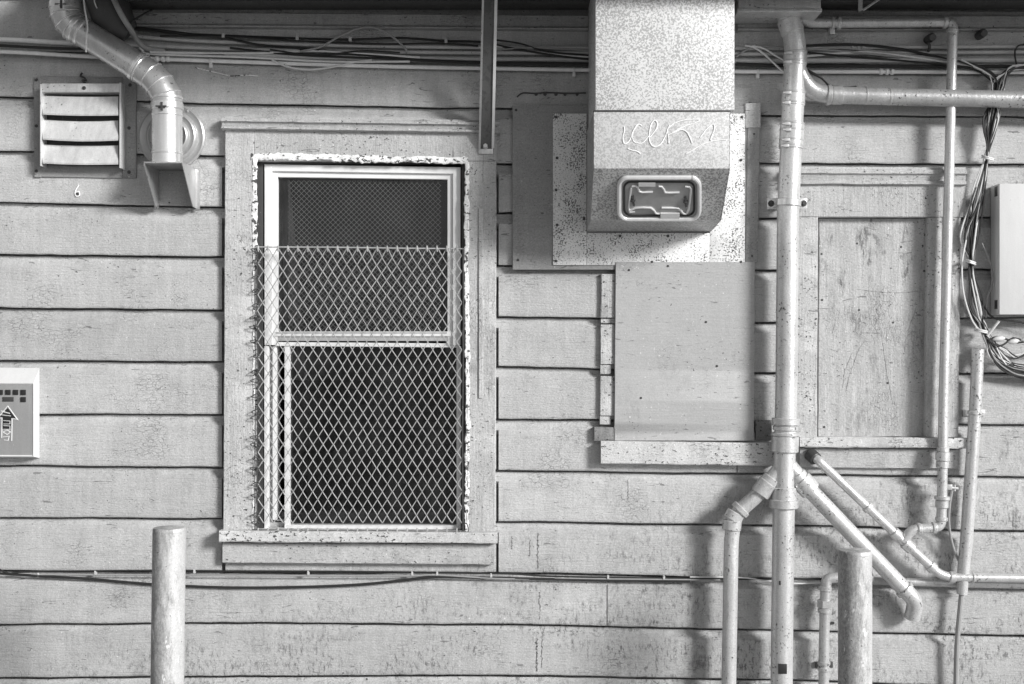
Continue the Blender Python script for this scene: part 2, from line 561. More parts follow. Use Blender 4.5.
def siding():
    bm = bmesh.new()
    lay = bm.faces.layers.float.new('tone')
    xs0 = [(-250 + 10 * k) for k in range(0, 152)]
    xs0 = sorted(set(xs0) | {254, 468, 817, 930, 221.9, 222.4, 224.9, 225.6, 496.1, 496.4, 498.3, 498.7})
    for i in range(len(GR) - 1):
        js = JOINTS.get(i, [])
        xs = sorted(set(xs0) | {j + e for j in js for e in (-0.6, -0.25, 0.25, 0.6)})
        rows = []
        cw = 11.5 + 1.5 * noise.noise(Vector((i * 3.3, 1, 1)))
        for x in xs:
            ya, yb = groove(i, x), groove(i + 1, x)
            warp = 0.0016 * noise.noise(Vector((x * 0.012, i * 4.7, 2)))
            jn = 0.0
            for j in js:
                if abs(x - j) < 0.5:
                    jn = -0.008
            chip = max(0.0, noise.noise(Vector((x * 0.21, i * 2.9, 7))) - 0.42) * 3.0
            kf = 1.8 + 0.8 * noise.noise(Vector((x * 0.02, i * 3.7, 11)))
            col = [P(x, ya, -0.070), P(x, ya + kf, -0.070), P(x, ya + kf + 0.15, -0.026), P(x, ya + 4.8, -0.0245), P(x, ya + 6.8, -0.018), P(x, ya + 8.8, -0.010), P(x, ya + cw - 0.8, -0.003), P(x, ya + cw, warp + jn)]
            if 3 <= i <= 12 and (222.0 < x < 225.5 or 496.2 < x < 498.6) and (i < 12 and i > 3):
                jn = -0.05
            for k in range(1, 6):
                f = k / 6
                yy = ya + cw + (yb - ya - cw - 2.0) * f
                col.append(P(x, yy, warp + jn + 0.0012 * noise.noise(Vector((x * 0.03, yy * 0.03, i)))))
            col += [P(x, yb - 2.0, warp + jn), P(x, yb - 0.7 - chip * 1.2, warp + jn - 0.0008), P(x, yb - chip, warp + jn - 0.003), P(x, yb, -0.070)]
            rows.append([bm.verts.new(c) for c in col])
        for a in range(len(xs) - 1):
            xm = 0.5 * (xs[a] + xs[a + 1])
            for k in range(len(rows[0]) - 1):
                zc = (rows[a][k].co.z + rows[a][k + 1].co.z) / 2
                py = CY - (zc - ZC) / S
                if OPEN[0] < xm < OPEN[1] and OPEN[2] < py < OPEN[3]:
                    continue
                if OPEN2[0] < xm < OPEN2[1] and OPEN2[2] < py < OPEN2[3]:
                    continue
                fc = bm.faces.new((rows[a][k], rows[a + 1][k], rows[a + 1][k + 1], rows[a][k + 1]))
                part_ = sum(1 for j in js if xm > j) + (3 if xm > 480 else 0)
                fc[lay] = 1.0 + 0.13 * noise.noise(Vector((i * 7.77 + 0.3, part_ * 3.31 + 0.2, 0.7)))
    loose = [v for v in bm.verts if not v.link_faces]
    bmesh.ops.delete(bm, geom=loose, context='VERTS')
    m = MB(); m.bm.free(); m.bm = bm
    return m


siding().build('siding', 'siding', house, sharp=40)
# eave: soffit boards on rafters, fascia
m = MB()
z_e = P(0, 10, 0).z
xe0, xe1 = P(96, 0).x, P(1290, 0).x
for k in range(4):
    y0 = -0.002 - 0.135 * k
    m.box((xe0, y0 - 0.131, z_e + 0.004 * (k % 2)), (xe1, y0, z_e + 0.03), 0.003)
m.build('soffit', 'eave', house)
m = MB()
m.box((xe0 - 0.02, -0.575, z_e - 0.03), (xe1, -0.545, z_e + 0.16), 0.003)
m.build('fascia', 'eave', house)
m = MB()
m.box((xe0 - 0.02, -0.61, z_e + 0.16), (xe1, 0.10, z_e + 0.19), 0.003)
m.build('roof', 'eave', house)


def lip(lo, hi, df, db):
    h = hi - lo
    return [(lo, df), (lo + 0.0035, df + 0.004), (lo + 0.008, df), (lo + 0.014, df - 0.010), (hi - 0.003, df - 0.010), (hi, df - 0.013), (hi, db), (lo, db)]


m = MB()
m.beam(128, 11, 588, 26, 0.034, -0.02, sl=3.5, prof=lip, jit=0.0006)
m.build('frieze_board', 'frieze', house)
m = MB()
m.beam(738, 15, 1290, 30, 0.034, -0.02, sl=0, prof=lip, jit=0.0006)
m.build('frieze_board', 'frieze', house)

# ---- window
m = MB()
m.beam(225, 128, 254.5, 531.5, 0.030, -0.02, lean=-2.0)
m.beam(466.5, 161.5, 496.5, 533, 0.030, -0.02, lean=-1.2)
m.beam(254.7, 130, 496.8, 160.8, 0.0295, -0.02, sl=0.5)
m.beam(478.5, 208, 483, 398, 0.036, 0.028, jit=0.0006, bev=0.002)
win = m.build('window', 'trim_v', house)


def mould(lo, hi, df, db):
    h = hi - lo
    return [(lo, df - 0.022), (lo + 0.004, df - 0.006), (lo + h * 0.22, df - 0.006), (lo + h * 0.27, df - 0.016), (lo + h * 0.55, df - 0.010), (lo + h * 0.62, df), (lo + h * 0.82, df),
            (lo + h * 0.87, df - 0.008), (hi, df - 0.012), (hi, db), (lo, db)]


m = MB()
m.beam(221, 116, 500, 129, 0.058, -0.02, sl=3.8, prof=mould, jit=0.0009)
m.build('head_moulding', 'trim', win)
m = MB()
m.beam(219, 531, 497.5, 542, 0.072, -0.05, sl=1.8, jit=0.0012, bev=0.004)
m.build('sill', 'sill', win)
m = MB()
m.beam(222.5, 543, 494, 563, 0.034, -0.02, sl=1.6, jit=0.0008)
m.build('apron', 'trim', win)


def bead(pts, r, seed):
    """a flat ragged crust of old putty and paint: broken edges, lifted flakes, gaps"""
    mm = MB()
    ps = spline(pts, 0.8)
    rings = []
    t = (ps[-1] - ps[0]).normalized()
    side = Vector((t.z, 0, -t.x))
    for i, p in enumerate(ps):
        def nn(f, o):
            return noise.noise(Vector((i * f, seed, o)))
        wa = r * (0.95 + 0.45 * nn(0.05, 1) + 0.40 * nn(0.19, 2))
        wb = r * (0.95 + 0.45 * nn(0.04, 5) + 0.45 * nn(0.21, 6))
        hgt = 0.006 + 0.003 * nn(0.1, 3)
        ring = []
        for k_, (u_, h_) in enumerate(((-1, 0), (-0.96, 0.7), (-0.5, 1.0), (0.0, 0.75), (0.5, 1.05), (0.95, 0.6), (1, 0))):
            w_ = wa if u_ < 0 else wb
            ring.append(p + side * (u_ * w_) + Vector((0, -hgt * h_ * (1 + 0.45 * noise.noise(Vector((i * 0.16, k_ * 2.3, seed)))) + 0.006, 0)))
        ring.append(p + Vector((0, 0.012, 0)))
        rings.append(ring)
    mm.loft(rings)
    return mm


bead([(251, 156.5, 0.034), (340, 158, 0.034), (468, 160.5, 0.034)], 0.0135, 1.5).build('putty_bead', 'caulk', win, sharp=60)
bead([(254, 158, 0.033), (254.5, 260, 0.033), (255, 400, 0.032), (254, 529, 0.032)], 0.0105, 6.5).build('putty_bead', 'caulk', win, sharp=60)
bead([(467, 162, 0.033), (466.5, 260, 0.033), (467.5, 400, 0.032), (466.5, 531, 0.032)], 0.0095, 12.5).build('putty_bead', 'caulk', win, sharp=60)
# reveal lining the hole
m = MB()
m.pbox(254, 160, 263, 531, -0.004, -0.14, 0.001)
m.pbox(461.5, 161, 467, 531, -0.004, -0.14, 0.001)
m.pbox(263.2, 158, 461.3, 164, -0.004, -0.14, 0.001)
m.pbox(263.2, 529.5, 461.3, 534, -0.006, -0.14, 0.001)
m.build('reveal', 'dark', win)
# white frame with stepped profile, upper light
m = MB()
m.pbox(264.5, 166, 272, 345, -0.004, -0.10)
m.pbox(272.1, 166, 277.5, 345, -0.016, -0.10)
m.pbox(453, 168, 460.5, 345, -0.004, -0.10)
m.pbox(447.5, 168, 452.9, 345, -0.016, -0.10)
m.beam(264.5, 164.2, 460.5, 171, -0.0045, -0.10, sl=3, jit=0.0002, bev=0.0015)
m.beam(272, 171.2, 453, 177, -0.0165, -0.10, sl=2.5, jit=0.0002, bev=0.0015)
m.pbox(272, 331.5, 452, 336.5, -0.012, -0.10)
m.build('upper_frame', 'vinyl', win)
m = MB()
m.pbox(268, 337, 458, 341, -0.018, -0.10)
m.pbox(276, 332, 447, 333.5, -0.010, -0.05, 0.001)
m.build('meeting_rail', 'vinyl_g', win)
m = MB()
m.pbox(264.2, 346, 268, 529, -0.008, -0.11)
m.pbox(272.5, 346, 276.5, 520, -0.032, -0.12)
m.pbox(284.5, 346, 289.5, 526, -0.027, -0.11)
m.pbox(456.5, 346, 461, 526, -0.022, -0.11)
m.beam(275, 342, 458, 346, -0.022, -0.11, sl=1.5, jit=0.0002, bev=0.0015)
m.beam(284.5, 525, 461, 529.5, -0.017, -0.11, sl=0.5, jit=0.0002, bev=0.0015)
m.build('lower_sash', 'vinyl', win)
m = MB()
m.pbox(268.2, 346, 272.3, 522, -0.058, -0.11)
m.pbox(276.7, 519.5, 284.3, 521, -0.058, -0.07, 0.0005)
m.pbox(269, 522.3, 284, 527, -0.056, -0.08)
m.build('side_track', 'vinyl_g', win)
m = MB()
m.pbox(277, 177, 448, 332, -0.042, -0.046, 0)
m.build('pane', 'glass', win)
m = MB()
m.pbox(289, 345, 457, 526, -0.055, -0.059, 0)
m.build('pane', 'glass', win)
# wired screen just inside the upper pane
m = MB()
x0, x1, y0, y1 = 288, 441, 180, 333
step = 5.25
for sgn in (1, -1):
    k = -60
    while k < 60:
        c = k * step * 1.0
        pts = []
        for x in [x0, x1]:
            pts.append((x, (y0 if sgn > 0 else y1) + sgn * (x - x0) + c))
        (xa, ya), (xb, yb) = pts
        # clip in y
        def clip(xa, ya, xb, yb):
            t0, t1 = 0.0, 1.0
            dy = yb - ya
            for lim, s in ((y0, 1), (y1, -1)):
                fa = s * (ya - lim); fb = s * (yb - lim)
                if fa < 0 and fb < 0:
                    return None
                if fa < 0:
                    t0 = max(t0, fa / (fa - fb))
                elif fb < 0:
                    t1 = min(t1, fa / (fa - fb))
            if t1 - t0 < 0.03:
                return None
            return (xa + (xb - xa) * t0, ya + dy * t0, xa + (xb - xa) * t1, ya + dy * t1)
        c2 = clip(xa, ya, xb, yb)
        if c2:
            m.tube([P(c2[0], c2[1], -0.037 - 0.001 * sgn), P(c2[2], c2[3], -0.037 - 0.001 * sgn)], 0.0009, 4, False)
        k += 1
m.build('wire_screen', 'screen', win)
m = MB()
cp = []
for k in range(18):
    x = 281 + k * 0.9
    cp.append(x)
rings = []
for j in range(12):
    f = j / 11
    row = []
    for k in range(9):
        row.append(P(280 + k * (1.2 + 1.3 * f) + 7 * f, 180 + 200 * f, -0.12 - 0.012 * math.sin(k * 1.7 + f)))
    rings.append(row + [q + Vector((0, 0.003, 0)) for q in reversed(row)])
m.loft(rings)
m.build('curtain', 'curtain', win)
m = MB()
m.pbox(276, 160, 450, 334, -0.30, -0.303, 0)
m.build('blind', 'blind', win)
m = MB()
m.pbox(276, 512, 462, 523, -0.13, -0.17, 0.004)
m.build('inner_ledge', 'curtain', win)
# the dark room behind
m = MB()
a, b = P(215, 120), P(510, 575)
for (p, q) in (((a.x, 1.2, b.z), (b.x, 1.22, a.z)), ((a.x - 0.02, 0.075, b.z), (a.x, 1.2, a.z)), ((b.x, 0.075, b.z), (b.x + 0.02, 1.2, a.z)),
               ((a.x, 0.075, a.z), (b.x, 1.2, a.z + 0.02)), ((a.x, 0.075, b.z - 0.02), (b.x, 1.2, b.z))):
    m.box(p, q, 0)
m.build('room', 'room', house)

# ---- right blocked window
m = MB()
m.beam(798, 217.3, 817.5, 436, 0.026, -0.02, vert := 0) if False else None
m.beam(797, 217.3, 818, 437, 0.027, -0.02, lean=-1)
m.beam(928.5, 217.6, 942, 437, 0.030, -0.02, lean=-2.5)
m.beam(942.2, 217.6, 961, 437, 0.028, -0.02, lean=-2.5)
m.beam(796, 184.5, 965.5, 217, 0.0285, -0.02, sl=0.3)
bw = m.build('blocked_window', 'trim_v', house)
m = MB()
m.beam(790, 166, 967, 184.3, 0.050, -0.02, sl=1.0, prof=mould, jit=0.0009)
m.build('head_moulding', 'trim', bw)
m = MB()
m.beam(818.8, 218.6, 926.6, 436.2, -0.006, -0.026, lean=-1, jit=0.0005)
m.build('board', 'plyv', bw)
m = MB()
m.pbox(812, 200, 935, 450, -0.062, -0.07, 0)
m.build('backing', 'dark', bw)
for pts in ([(880, 303, 0), (877, 311, 0), (879, 318, 0), (874, 327, 0)], [(917, 306, 0), (914, 316, 0), (910, 326, 0), (909, 333, 0)], [(866, 340, 0), (859, 350, 0), (854, 364, 0), (849, 379, 0), (846, 392, 0)],
            [(881, 331, 0), (884, 350, 0), (887, 372, 0), (891, 392, 0), (893, 405, 0)], [(912, 331, 0), (906, 340, 0), (905, 352, 0)], [(871, 318, 0), (873, 326, 0)], [(841, 277, 0), (842, 287, 0)], [(905, 228, 0), (903, 244, 0)],
            [(857, 289, 0), (880, 292, 0), (905, 292.5, 0), (925, 290, 0)], [(836, 322, 0), (832, 334, 0)], [(853, 352, 0), (845, 372, 0), (843, 388, 0)]):
    m = MB()
    sp0 = [p + Vector((0.002 * noise.noise(p * 40), 0.0064, 0)) for p in spline(pts, 1.2)]
    n_ = len(sp0)
    m.tube(sp0, [0.0009 + 0.0018 * abs(noise.noise(p * 55)) * (1 - abs(2 * i_ / max(1, n_ - 1) - 1) ** 3) for i_, p in enumerate(sp0)], 5)
    m.build('scrape', 'old', bw)
m = MB()
m.beam(800, 437, 968.5, 447.3, 0.052, -0.02, sl=1.2, jit=0.0014, bev=0.004)
m.build('sill', 'sill', bw)
m = MB()
m.beam(800, 448, 958, 467.5, 0.022, -0.02, sl=1.5)
m.build('apron', 'trim', bw)
for (x, y) in ((857, 243.5), (901, 247), (821.5, 254), (859, 310), (893, 322.5), (887.5, 383), (925, 235), (924, 271), (824, 427), (822, 300)):
    m = MB()
    c = P(x, y, -0.0075)
    m.tube([c, c + Vector((0, -0.003, 0))], [0.0055, 0.004], 8)
    m.build('screw', 'dark', bw)

# ---- middle blocked window
m = MB()
m.beam(615.5, 262, 755, 440.5, 0.030, -0.005, lean=-1.2, jit=0.0005, bev=0.002)
mw = m.build('blocked_window', 'ply', house)
m = MB()
m.beam(601, 441.2, 776, 464, 0.048, -0.02, sl=2.0, jit=0.001, bev=0.004)
m.build('sill', 'sill', mw)
for (x0, y0, x1, y1, d) in ((601, 274, 615.2, 317.5, 0.018), (601, 318.3, 615, 323.5, 0.008), (600.5, 324.5, 615, 364, 0.019), (600.5, 364.6, 611, 374.5, 0.014),
                            (600, 376, 614.6, 415.5, 0.018), (600, 416.2, 610.5, 425, 0.012)):
    m = MB()
    m.beam(x0, y0, x1, y1, d, -0.02, jit=0.0012)
    m.build('filler_strip', 'trim_v', mw)
m = MB()
m.beam(594.5, 427, 615, 440.5, 0.026, -0.02, jit=0.002)
m.build('filler_block', 'old', mw)
m = MB()
m.beam(755.6, 420, 772, 440, 0.010, -0.02, jit=0.002)
m.build('filler_block', 'old', mw)
for (x, y) in ((668, 266), (706, 322), (717, 366), (641, 398), (629, 270)):
    m = MB()
    c = P(x, y, 0.0305)
    m.tube([c, c + Vector((0, -0.002, 0))], [0.005, 0.004], 8)
    m.build('nail', 'dark', mw)

# painted figure on the left board
m = MB()
m.tube(spline([(79, 185, 0.0025), (76.3, 189, 0.0025), (75, 193, 0.0025), (76.5, 196.3, 0.0025), (79.3, 195.5, 0.0025), (79, 192, 0.0025), (76, 192.3, 0.0025)], 1), 0.0024, 5)
m.build('painted_digit', 'scratch', house)
m = MB()
c = P(77.3, 194, 0.001)
m.tube([c, c + Vector((0, -0.004, 0))], [0.006, 0.005], 8)
m.build('screw', 'dark', house)
for (x, ya_, yb_, r_) in ((538, 533, 568, 1.0), (539.5, 592, 619, 1.3), (537, 638, 671, 1.2), (542, 636, 668, 0.7), (512, 536, 549, 0.6), (530, 540, 556, 0.8), (588, 640, 662, 0.5), (628, 480, 500, 0.5)):
    m = MB()
    q_ = [P(x + 1.6 * noise.noise(Vector((x, t_ * 0.5, 1))), ya_ + (yb_ - ya_) * t_ / 24, 0.0) for t_ in range(25)]
    m.tube(q_, [max(0.0006, L(r_) * (0.55 + 0.9 * noise.noise(Vector((x, t_ * 0.7, 5))))) for t_ in range(25)], 6)
    m.build('drip', 'old', house)
# old caulk line and nail dabs above the mounting board
m = MB()
m.tube(spline([(517, 97, 0.003), (523, 93, 0.004), (535, 93.5, 0.003), (548, 92.6, 0.004), (566, 93.4, 0.003), (586, 93, 0.003)], 2), [0.003] * 200 if False else 0.0032, 5)
for x in (536, 545, 556, 565, 577):
    c = P(x, 94.2, 0.002)
    m.tube([c, c + Vector((0, -0.004, 0))], [0.007, 0.004], 7)
m.build('tar_line', 'dark', house)
# peeling paint ridge high on the wall
m = MB()
m.tube(spline([(195, 67.5, 0.003), (205, 70, 0.004), (218, 73, 0.003), (232, 76, 0.004), (245, 75, 0.003), (258, 76, 0.002)], 2), 0.0026, 5)
m.build('peeling_ridge', 'caulk', house)

# ------------------------------------------------------------------ guard mesh
gl = P(360, 531, 0.036)
guard = thing('window_guard', 'diamond wire mesh guard tied over the lower part of the window', 'window guard', gl)
m = MB()
gd = 0.040
xs = [260.5 + 4.97 * k for k in range(41)]
per = 15.75
for ci, xc in enumerate(xs):
    pts = []
    k = 0
    y = 247.5
    while y < 530.6:
        bulge = 2.4 * math.exp(-((xc - 392) / 48) ** 2) * math.exp(-((y - 262) / 26) ** 2)
        sgn = 1 if ((k + ci) % 2 == 0) else -1
        wob = 1.5 * noise.noise(Vector((xc * 0.02, y * 0.02, 3))) + 0.5 * noise.noise(Vector((xc * 0.3, y * 0.07, 6)))
        pts.append(P(xc - sgn * 2.48 + wob, min(530.5, y + (bulge if k else 0)), gd + 0.0016 * sgn + 0.004 * noise.noise(Vector((xc * 0.02, y * 0.015, 8)))))
        y += per / 2
        k += 1
    m.tube(pts, 0.0019, 5)
    if ci % 2 == 0:
        for yy in (247.6, 529.8):
            m.tube([P(xc - 2.5, yy - 1.8, gd), P(xc - 2.7, yy + 1.5, gd + 0.006), P(xc - 2.2, yy + 4, gd + 0.003)], 0.0030, 5)
m.build('wire_mesh', 'wire', guard)
m = MB()
m.tube([P(256, 247, gd), P(330, 247.2, gd + 0.003), P(400, 248.2, gd + 0.002), P(464, 248.8, gd)], 0.0028, 6)
m.build('top_wire', 'wire', guard)
m = MB()
m.tube([P(252, 530.3, gd), P(466, 532, gd)], 0.004, 6)
m.build('bottom_wire', 'dark', guard)
m = MB()
m.tube(spline([(257.5, 246, gd), (257, 300, gd), (258, 380, gd), (257, 460, gd), (257, 531, gd)], 20), 0.003, 6)
for y in range(252, 528, 13):
    yy = y + random.uniform(-4, 4)
    r = random.uniform(4, 8)
    m.tube(spline([(260, yy, gd), (257, yy - 2.2, gd + 0.007), (257 - r, yy + random.uniform(-2, 2), 0.05), (257, yy + 2, gd + 0.006), (260.5, yy + 1, gd)], 2), 0.0019, 5)
m.build('side_wire', 'dark', guard)
m = MB()
m.tube(spline([(463, 248, gd), (463.5, 330, gd), (462.5, 430, gd), (463, 531, gd)], 20), 0.003, 6)
m.tube(spline([(462, 330, 0.02), (465, 400, 0.02), (464.5, 530, 0.02)], 20), 0.0025, 6)
m.tube(spline([(462, 533, gd), (468, 532, 0.05), (467, 524, 0.05), (463, 523, gd)], 2), 0.0022, 5)
m.build('side_wire', 'dark', guard)

# ------------------------------------------------------------------ louvred vent
vent = thing('louvred_vent', 'square metal wall vent with three sloping louvres and rusty flange', 'vent', P(84, 177, 0))
m = MB()
m.beam(33.5, 77, 40.5, 177, 0.010, 0.0, lean=0.5, jit=0.0006, bev=0.002)
m.beam(122.5, 79, 136, 178, 0.009, 0.0, lean=0, jit=0.0006, bev=0.002)
m.beam(40.7, 76, 122.3, 84, 0.008, 0.0, sl=1, jit=0.0006, bev=0.002)
m.beam(40.7, 165, 122.3, 177, 0.008, 0.0, sl=1, jit=0.0006, bev=0.002)
m.build('flange', 'mount', vent)
m = MB()
f0 = 0.062
m.pbox(40, 84, 41.6, 166, f0, 0.0, 0.0008)
m.pbox(119.3, 82.5, 121, 168, f0, 0.0, 0.0008)
m.pbox(41.8, 83.4, 119.1, 92, f0 - 0.002, 0.0, 0.002)
m.build('housing', 'slat', vent)
m = MB()
m.pbox(41.8, 92.2, 119.1, 165.5, 0.006, 0.004, 0)
m.build('back_plate', 'dark', vent)
for (ya, yb) in ((95, 115), (119, 140), (144, 164)):
    m = MB()
    prof = [(ya + 1.0, 0.034), (yb - 3, 0.060), (yb - 1.6, 0.064), (yb, 0.062), (yb, 0.060), (yb - 2.5, 0.056), (ya + 1.0, 0.030)]
    rings = []
    for xx in (42.6, 60, 80, 100, 118.3):
        sag = 0.8 * math.sin((xx - 42) / 77 * math.pi) * (1 if ya != 119 else 1.8)
        rings.append([P(xx, y + sag + (xx - 80) * 0.012, d) for (y, d) in prof])
    m.loft(rings)
    m.build('louvre', 'slat', vent, sharp=50)
for (x, y) in ((36.5, 80), (36.5, 126), (36.5, 171), (129, 128), (130, 85), (129, 172), (84, 88)):
    m = MB()
    c = P(x, y, 0.008 if x != 84 else 0.06)
    m.tube([c, c + Vector((0, -0.006, 0))], [0.008, 0.005], 8)
    m.build('screw', 'dark', vent)

# wire hook above the vent and its drop wire
m = MB()
m.tube(spline([(83.5, -15, 0.24), (84, 2, 0.24), (86, 16, 0.235), (87.5, 27, 0.235), (86.5, 38, 0.235), (86, 52, 0.20)], 3), 0.0032, 6)
m.tube(spline([(94, -10, 0.2), (94.5, 2, 0.2), (98, 10, 0.17), (101, 16, 0.14)], 3), 0.0026, 6)
m.build('hanging_wire', 'pale_c', loc=P(86, 52, 0.2), cat='wire')
bpy.data.objects['hanging_wire']['label'] = 'thin pale wire dangling in front of the silver elbow duct'
m = MB()
m.tube(spline([(82, 73, 0.01), (80.5, 76, 0.018), (84, 77.5, 0.02), (86, 80, 0.018), (82.5, 80.5, 0.02), (86, 84, 0.02), (84, 86, 0.018)], 1), 0.0042, 6)
m.build('wire_hook', 'dark', loc=P(84, 80, 0.01), cat='hook')
bpy.data.objects['wire_hook']['label'] = 'small twisted black hook on the top edge of the louvred vent'

# ------------------------------------------------------------------ dark flue behind the silver duct
fl = thing('tarred_flue', 'dark tarred flue end hanging behind the silver elbow duct under the eave', 'flue', P(110, 0, 0.1))
m = MB()
m.tube([P(x, y, d) for (x, y, d) in ((104, -60, 0.115), (106, -5, 0.115), (111, 12, 0.105), (120, 25, 0.095), (130, 33, 0.085))], [L(21), L(21), L(20), L(17), L(11)], 22)
m.build('flue_pipe', 'tar', fl, sharp=20)
m = MB()
m.tube(spline([(110, -10, 0.21), (116, 4, 0.21), (121, 14, 0.20), (127, 24, 0.17), (131, 30, 0.13), (137, 40, 0.07), (146, 48, 0.05), (165, 51, 0.035)], 3), [0.012] * 1 if False else 0.011, 8)
m.build('cable_sheath', 'grey_c', fl)
m = MB()
m.tube(spline([(130, 24, 0.13), (134, 20, 0.14), (143, 14.5, 0.13), (152, 10, 0.12)], 2), 0.0042, 6)
m.build('cut_cable', 'black', fl)

# ------------------------------------------------------------------ silver duct
vd = 0.135
duct = thing('exhaust_duct', 'silver round sheet metal duct with two elbows ending in a wall hood', 'duct', P(167, 166, vd))


def seg(pts, r, name, mat='galv', n=48, sharp=9, par=None, label=None):
    mm = MB()
    rings = mm.tube([P(x, y, d) for (x, y, d) in pts], r, n)
    o = mm.build(name, mat, par, label, sharp=sharp)
    if name == 'elbow':
        for ring in rings[1:-1]:
            mm = MB()
            mm.tube(ring + [ring[0], ring[1]], 0.0034, 6, False)
            mm.build('seam', 'galv_b', o)
    return o


r1 = L(15.2, vd)
seg([(66, -40, vd), (66, 3, vd), (66, 13, vd)], r1 * 1.04, 'pipe', 'galv_b', par=duct)
seg([(66, 9, vd), (66.5, 14.5, vd), (69.5, 22, vd), (74, 27, vd), (81, 31.5, vd)], [r1 * 1.06, r1 * 1.04, r1 * 0.98, r1 * 0.95, r1 * 0.95], 'elbow', par=duct)
seg([(74, 27, vd), (139.5, 67.8, vd)], r1 * 0.93, 'pipe', par=duct)
seg([(135, 65, vd), (141, 68.8, vd), (151, 75.5, vd), (160, 85, vd), (166, 96, vd), (167, 104, vd)], [r1 * 0.98, r1 * 0.98, r1 * 0.97, r1 * 0.98, r1 * 1.0, r1 * 1.0], 'elbow', par=duct)
seg([(167, 100, vd), (167.2, 165, vd)], r1 * 0.985, 'pipe', 'galv_b', par=duct)
for (a, b, f) in (((66, 3, vd), (66, 10, vd), 1.09), ((74.2, 27.2, vd), (78.5, 29.8, vd), 1.0), ((81, 31.5, vd), (84, 33.3, vd), 1.0), ((136, 65.7, vd), (139.8, 68.1, vd), 1.02),
                  ((167, 96.5, vd), (167, 99.5, vd), 1.05), ((167, 102.5, vd), (167, 110, vd), 1.06), ((167, 114.5, vd), (167, 116.5, vd), 1.035), ((167.2, 152, vd), (167.2, 154.5, vd), 1.03)):
    m = MB()
    m.ring_band(P(*a), P(*b), r1 * f)
    m.build('clamp_band', 'galv_b', duct)
for (x, y) in ((61, 4), (161.5, 106)):
    m = MB()
    d = vd + 0.052
    m.pbox(x - 3.5, y - 2.2, x + 3.5, y + 2.2, d + 0.008, d - 0.006, 0.001)
    m.pbox(x - 1.2, y - 4.2, x + 1.2, y + 4.2, d + 0.013, d + 0.006, 0.001)
    m.tube([P(x - 6, y, d + 0.010), P(x + 5, y, d + 0.010)], 0.003, 6)
    m.build('clamp_screw', 'dark', duct)
# the open hood under it
hood = MB()
xl, xr = P(158.5, 0, 0).x, P(196, 0, 0).x
zt, zb2 = P(0, 166, 0.1).z, P(0, 208, 0).z
t = 0.003
dt, db_ = 0.20, 0.045
hood.box((xl, -dt, zt - 0.003), (xr, -0.002, zt + 0.003), 0.001)
for xx in (xl, xr - t):
    hood.prism([(xx, -dt, zt - 0.003), (xx, -dt, zt - 0.012), (xx, -db_, zb2), (xx, -0.002, zb2), (xx, -0.002, zt - 0.003)], (t, 0, 0))
hood.box((xl - 0.016, -0.005, zb2 - 0.004), (xl, -0.002, zt), 0.0005)
hood.box((xr, -0.005, zb2 - 0.006), (xr + 0.016, -0.002, zt), 0.0005)
hood.build('hood', 'galv', duct)
m = MB()
m.box((xl + 0.004, -0.004, zb2 + 0.01), (xr - 0.004, -0.002, zt - 0.004), 0)
m.build('hood_back', 'mount', duct)

cap = thing('round_vent_cap', 'ringed round metal cap on the wall behind the upright silver duct', 'vent cap', P(172.5, 137, 0))
m = MB()
c = P(172.5, 137, 0)
prof = [(33, 0.0), (33, 0.010), (31.5, 0.014), (29, 0.010), (26, 0.010), (25, 0.018), (23, 0.022), (21, 0.016), (18.5, 0.016), (17.5, 0.026), (15.5, 0.030), (13.5, 0.020), (9, 0.012), (0.5, 0.012)]
rings = []
for (r, d) in prof:
    rings.append([Vector((c.x + L(r) * math.cos(2 * math.pi * k / 48), -d - 0.002, c.z + L(r) * math.sin(2 * math.pi * k / 48))) for k in range(48)])
m.loft(rings)
m.build('ringed_plate', 'door_m', cap, sharp=50)
m = MB()
m.tube([P(188, 111, 0.006), P(188, 111, 0.016)], 0.006, 8)
m.pbox(184.5, 108, 191.5, 116, 0.0075, 0.002, 0.001)
m.build('lug', 'galv', cap)

# ------------------------------------------------------------------ steel strut
st = thing('steel_strut', 'rusty angle iron strut, its underside shade painted dark, bolted to the top of the window casing', 'strut', P(485, 150, 0.03))
m = MB()
a0, a1 = P(480.5, 150, 0.034), P(485.5, -60, 0.40)
b0, b1 = P(492, 150, 0.034), P(496, -60, 0.40)
th = Vector((0, 0.006, 0.006))
m.prism([a0, b0, b1, a1], th)
m.build('web', 'strut', st)
m = MB()
c0, c1 = P(491.6, 148, 0.040), P(495.7, -60, 0.406)
m.prism([c0 + Vector((0, -0.002, 0)), c0 + Vector((0.010, -0.002, 0)), c1 + Vector((0.0115, -0.002, 0)), c1 + Vector((0, -0.002, 0))], (0, 0.03, 0.0))
m.build('lip', 'strut_l', st)
m = MB()
m.prism([a0 + Vector((-0.008, -0.002, 0)), a0 + Vector((0.000, -0.003, 0)), a1 + Vector((0.000, -0.003, 0)), a1 + Vector((-0.008, -0.002, 0))], (0, 0.02, 0))
m.build('edge', 'galv', st)
m = MB()
m.pbox(478.5, 141, 493, 154, 0.036, 0.0295, 0.001)
m.build('foot_plate', 'galv', st)
m = MB()
c = P(485.5, 146.5, 0.036)
m.tube([c, c + Vector((0, -0.004, 0)), c + Vector((0, -0.004, 0)), c + Vector((0, -0.022, 0))], [0.012, 0.012, 0.009, 0.009], 6)
m.build('bolt', 'band', st)

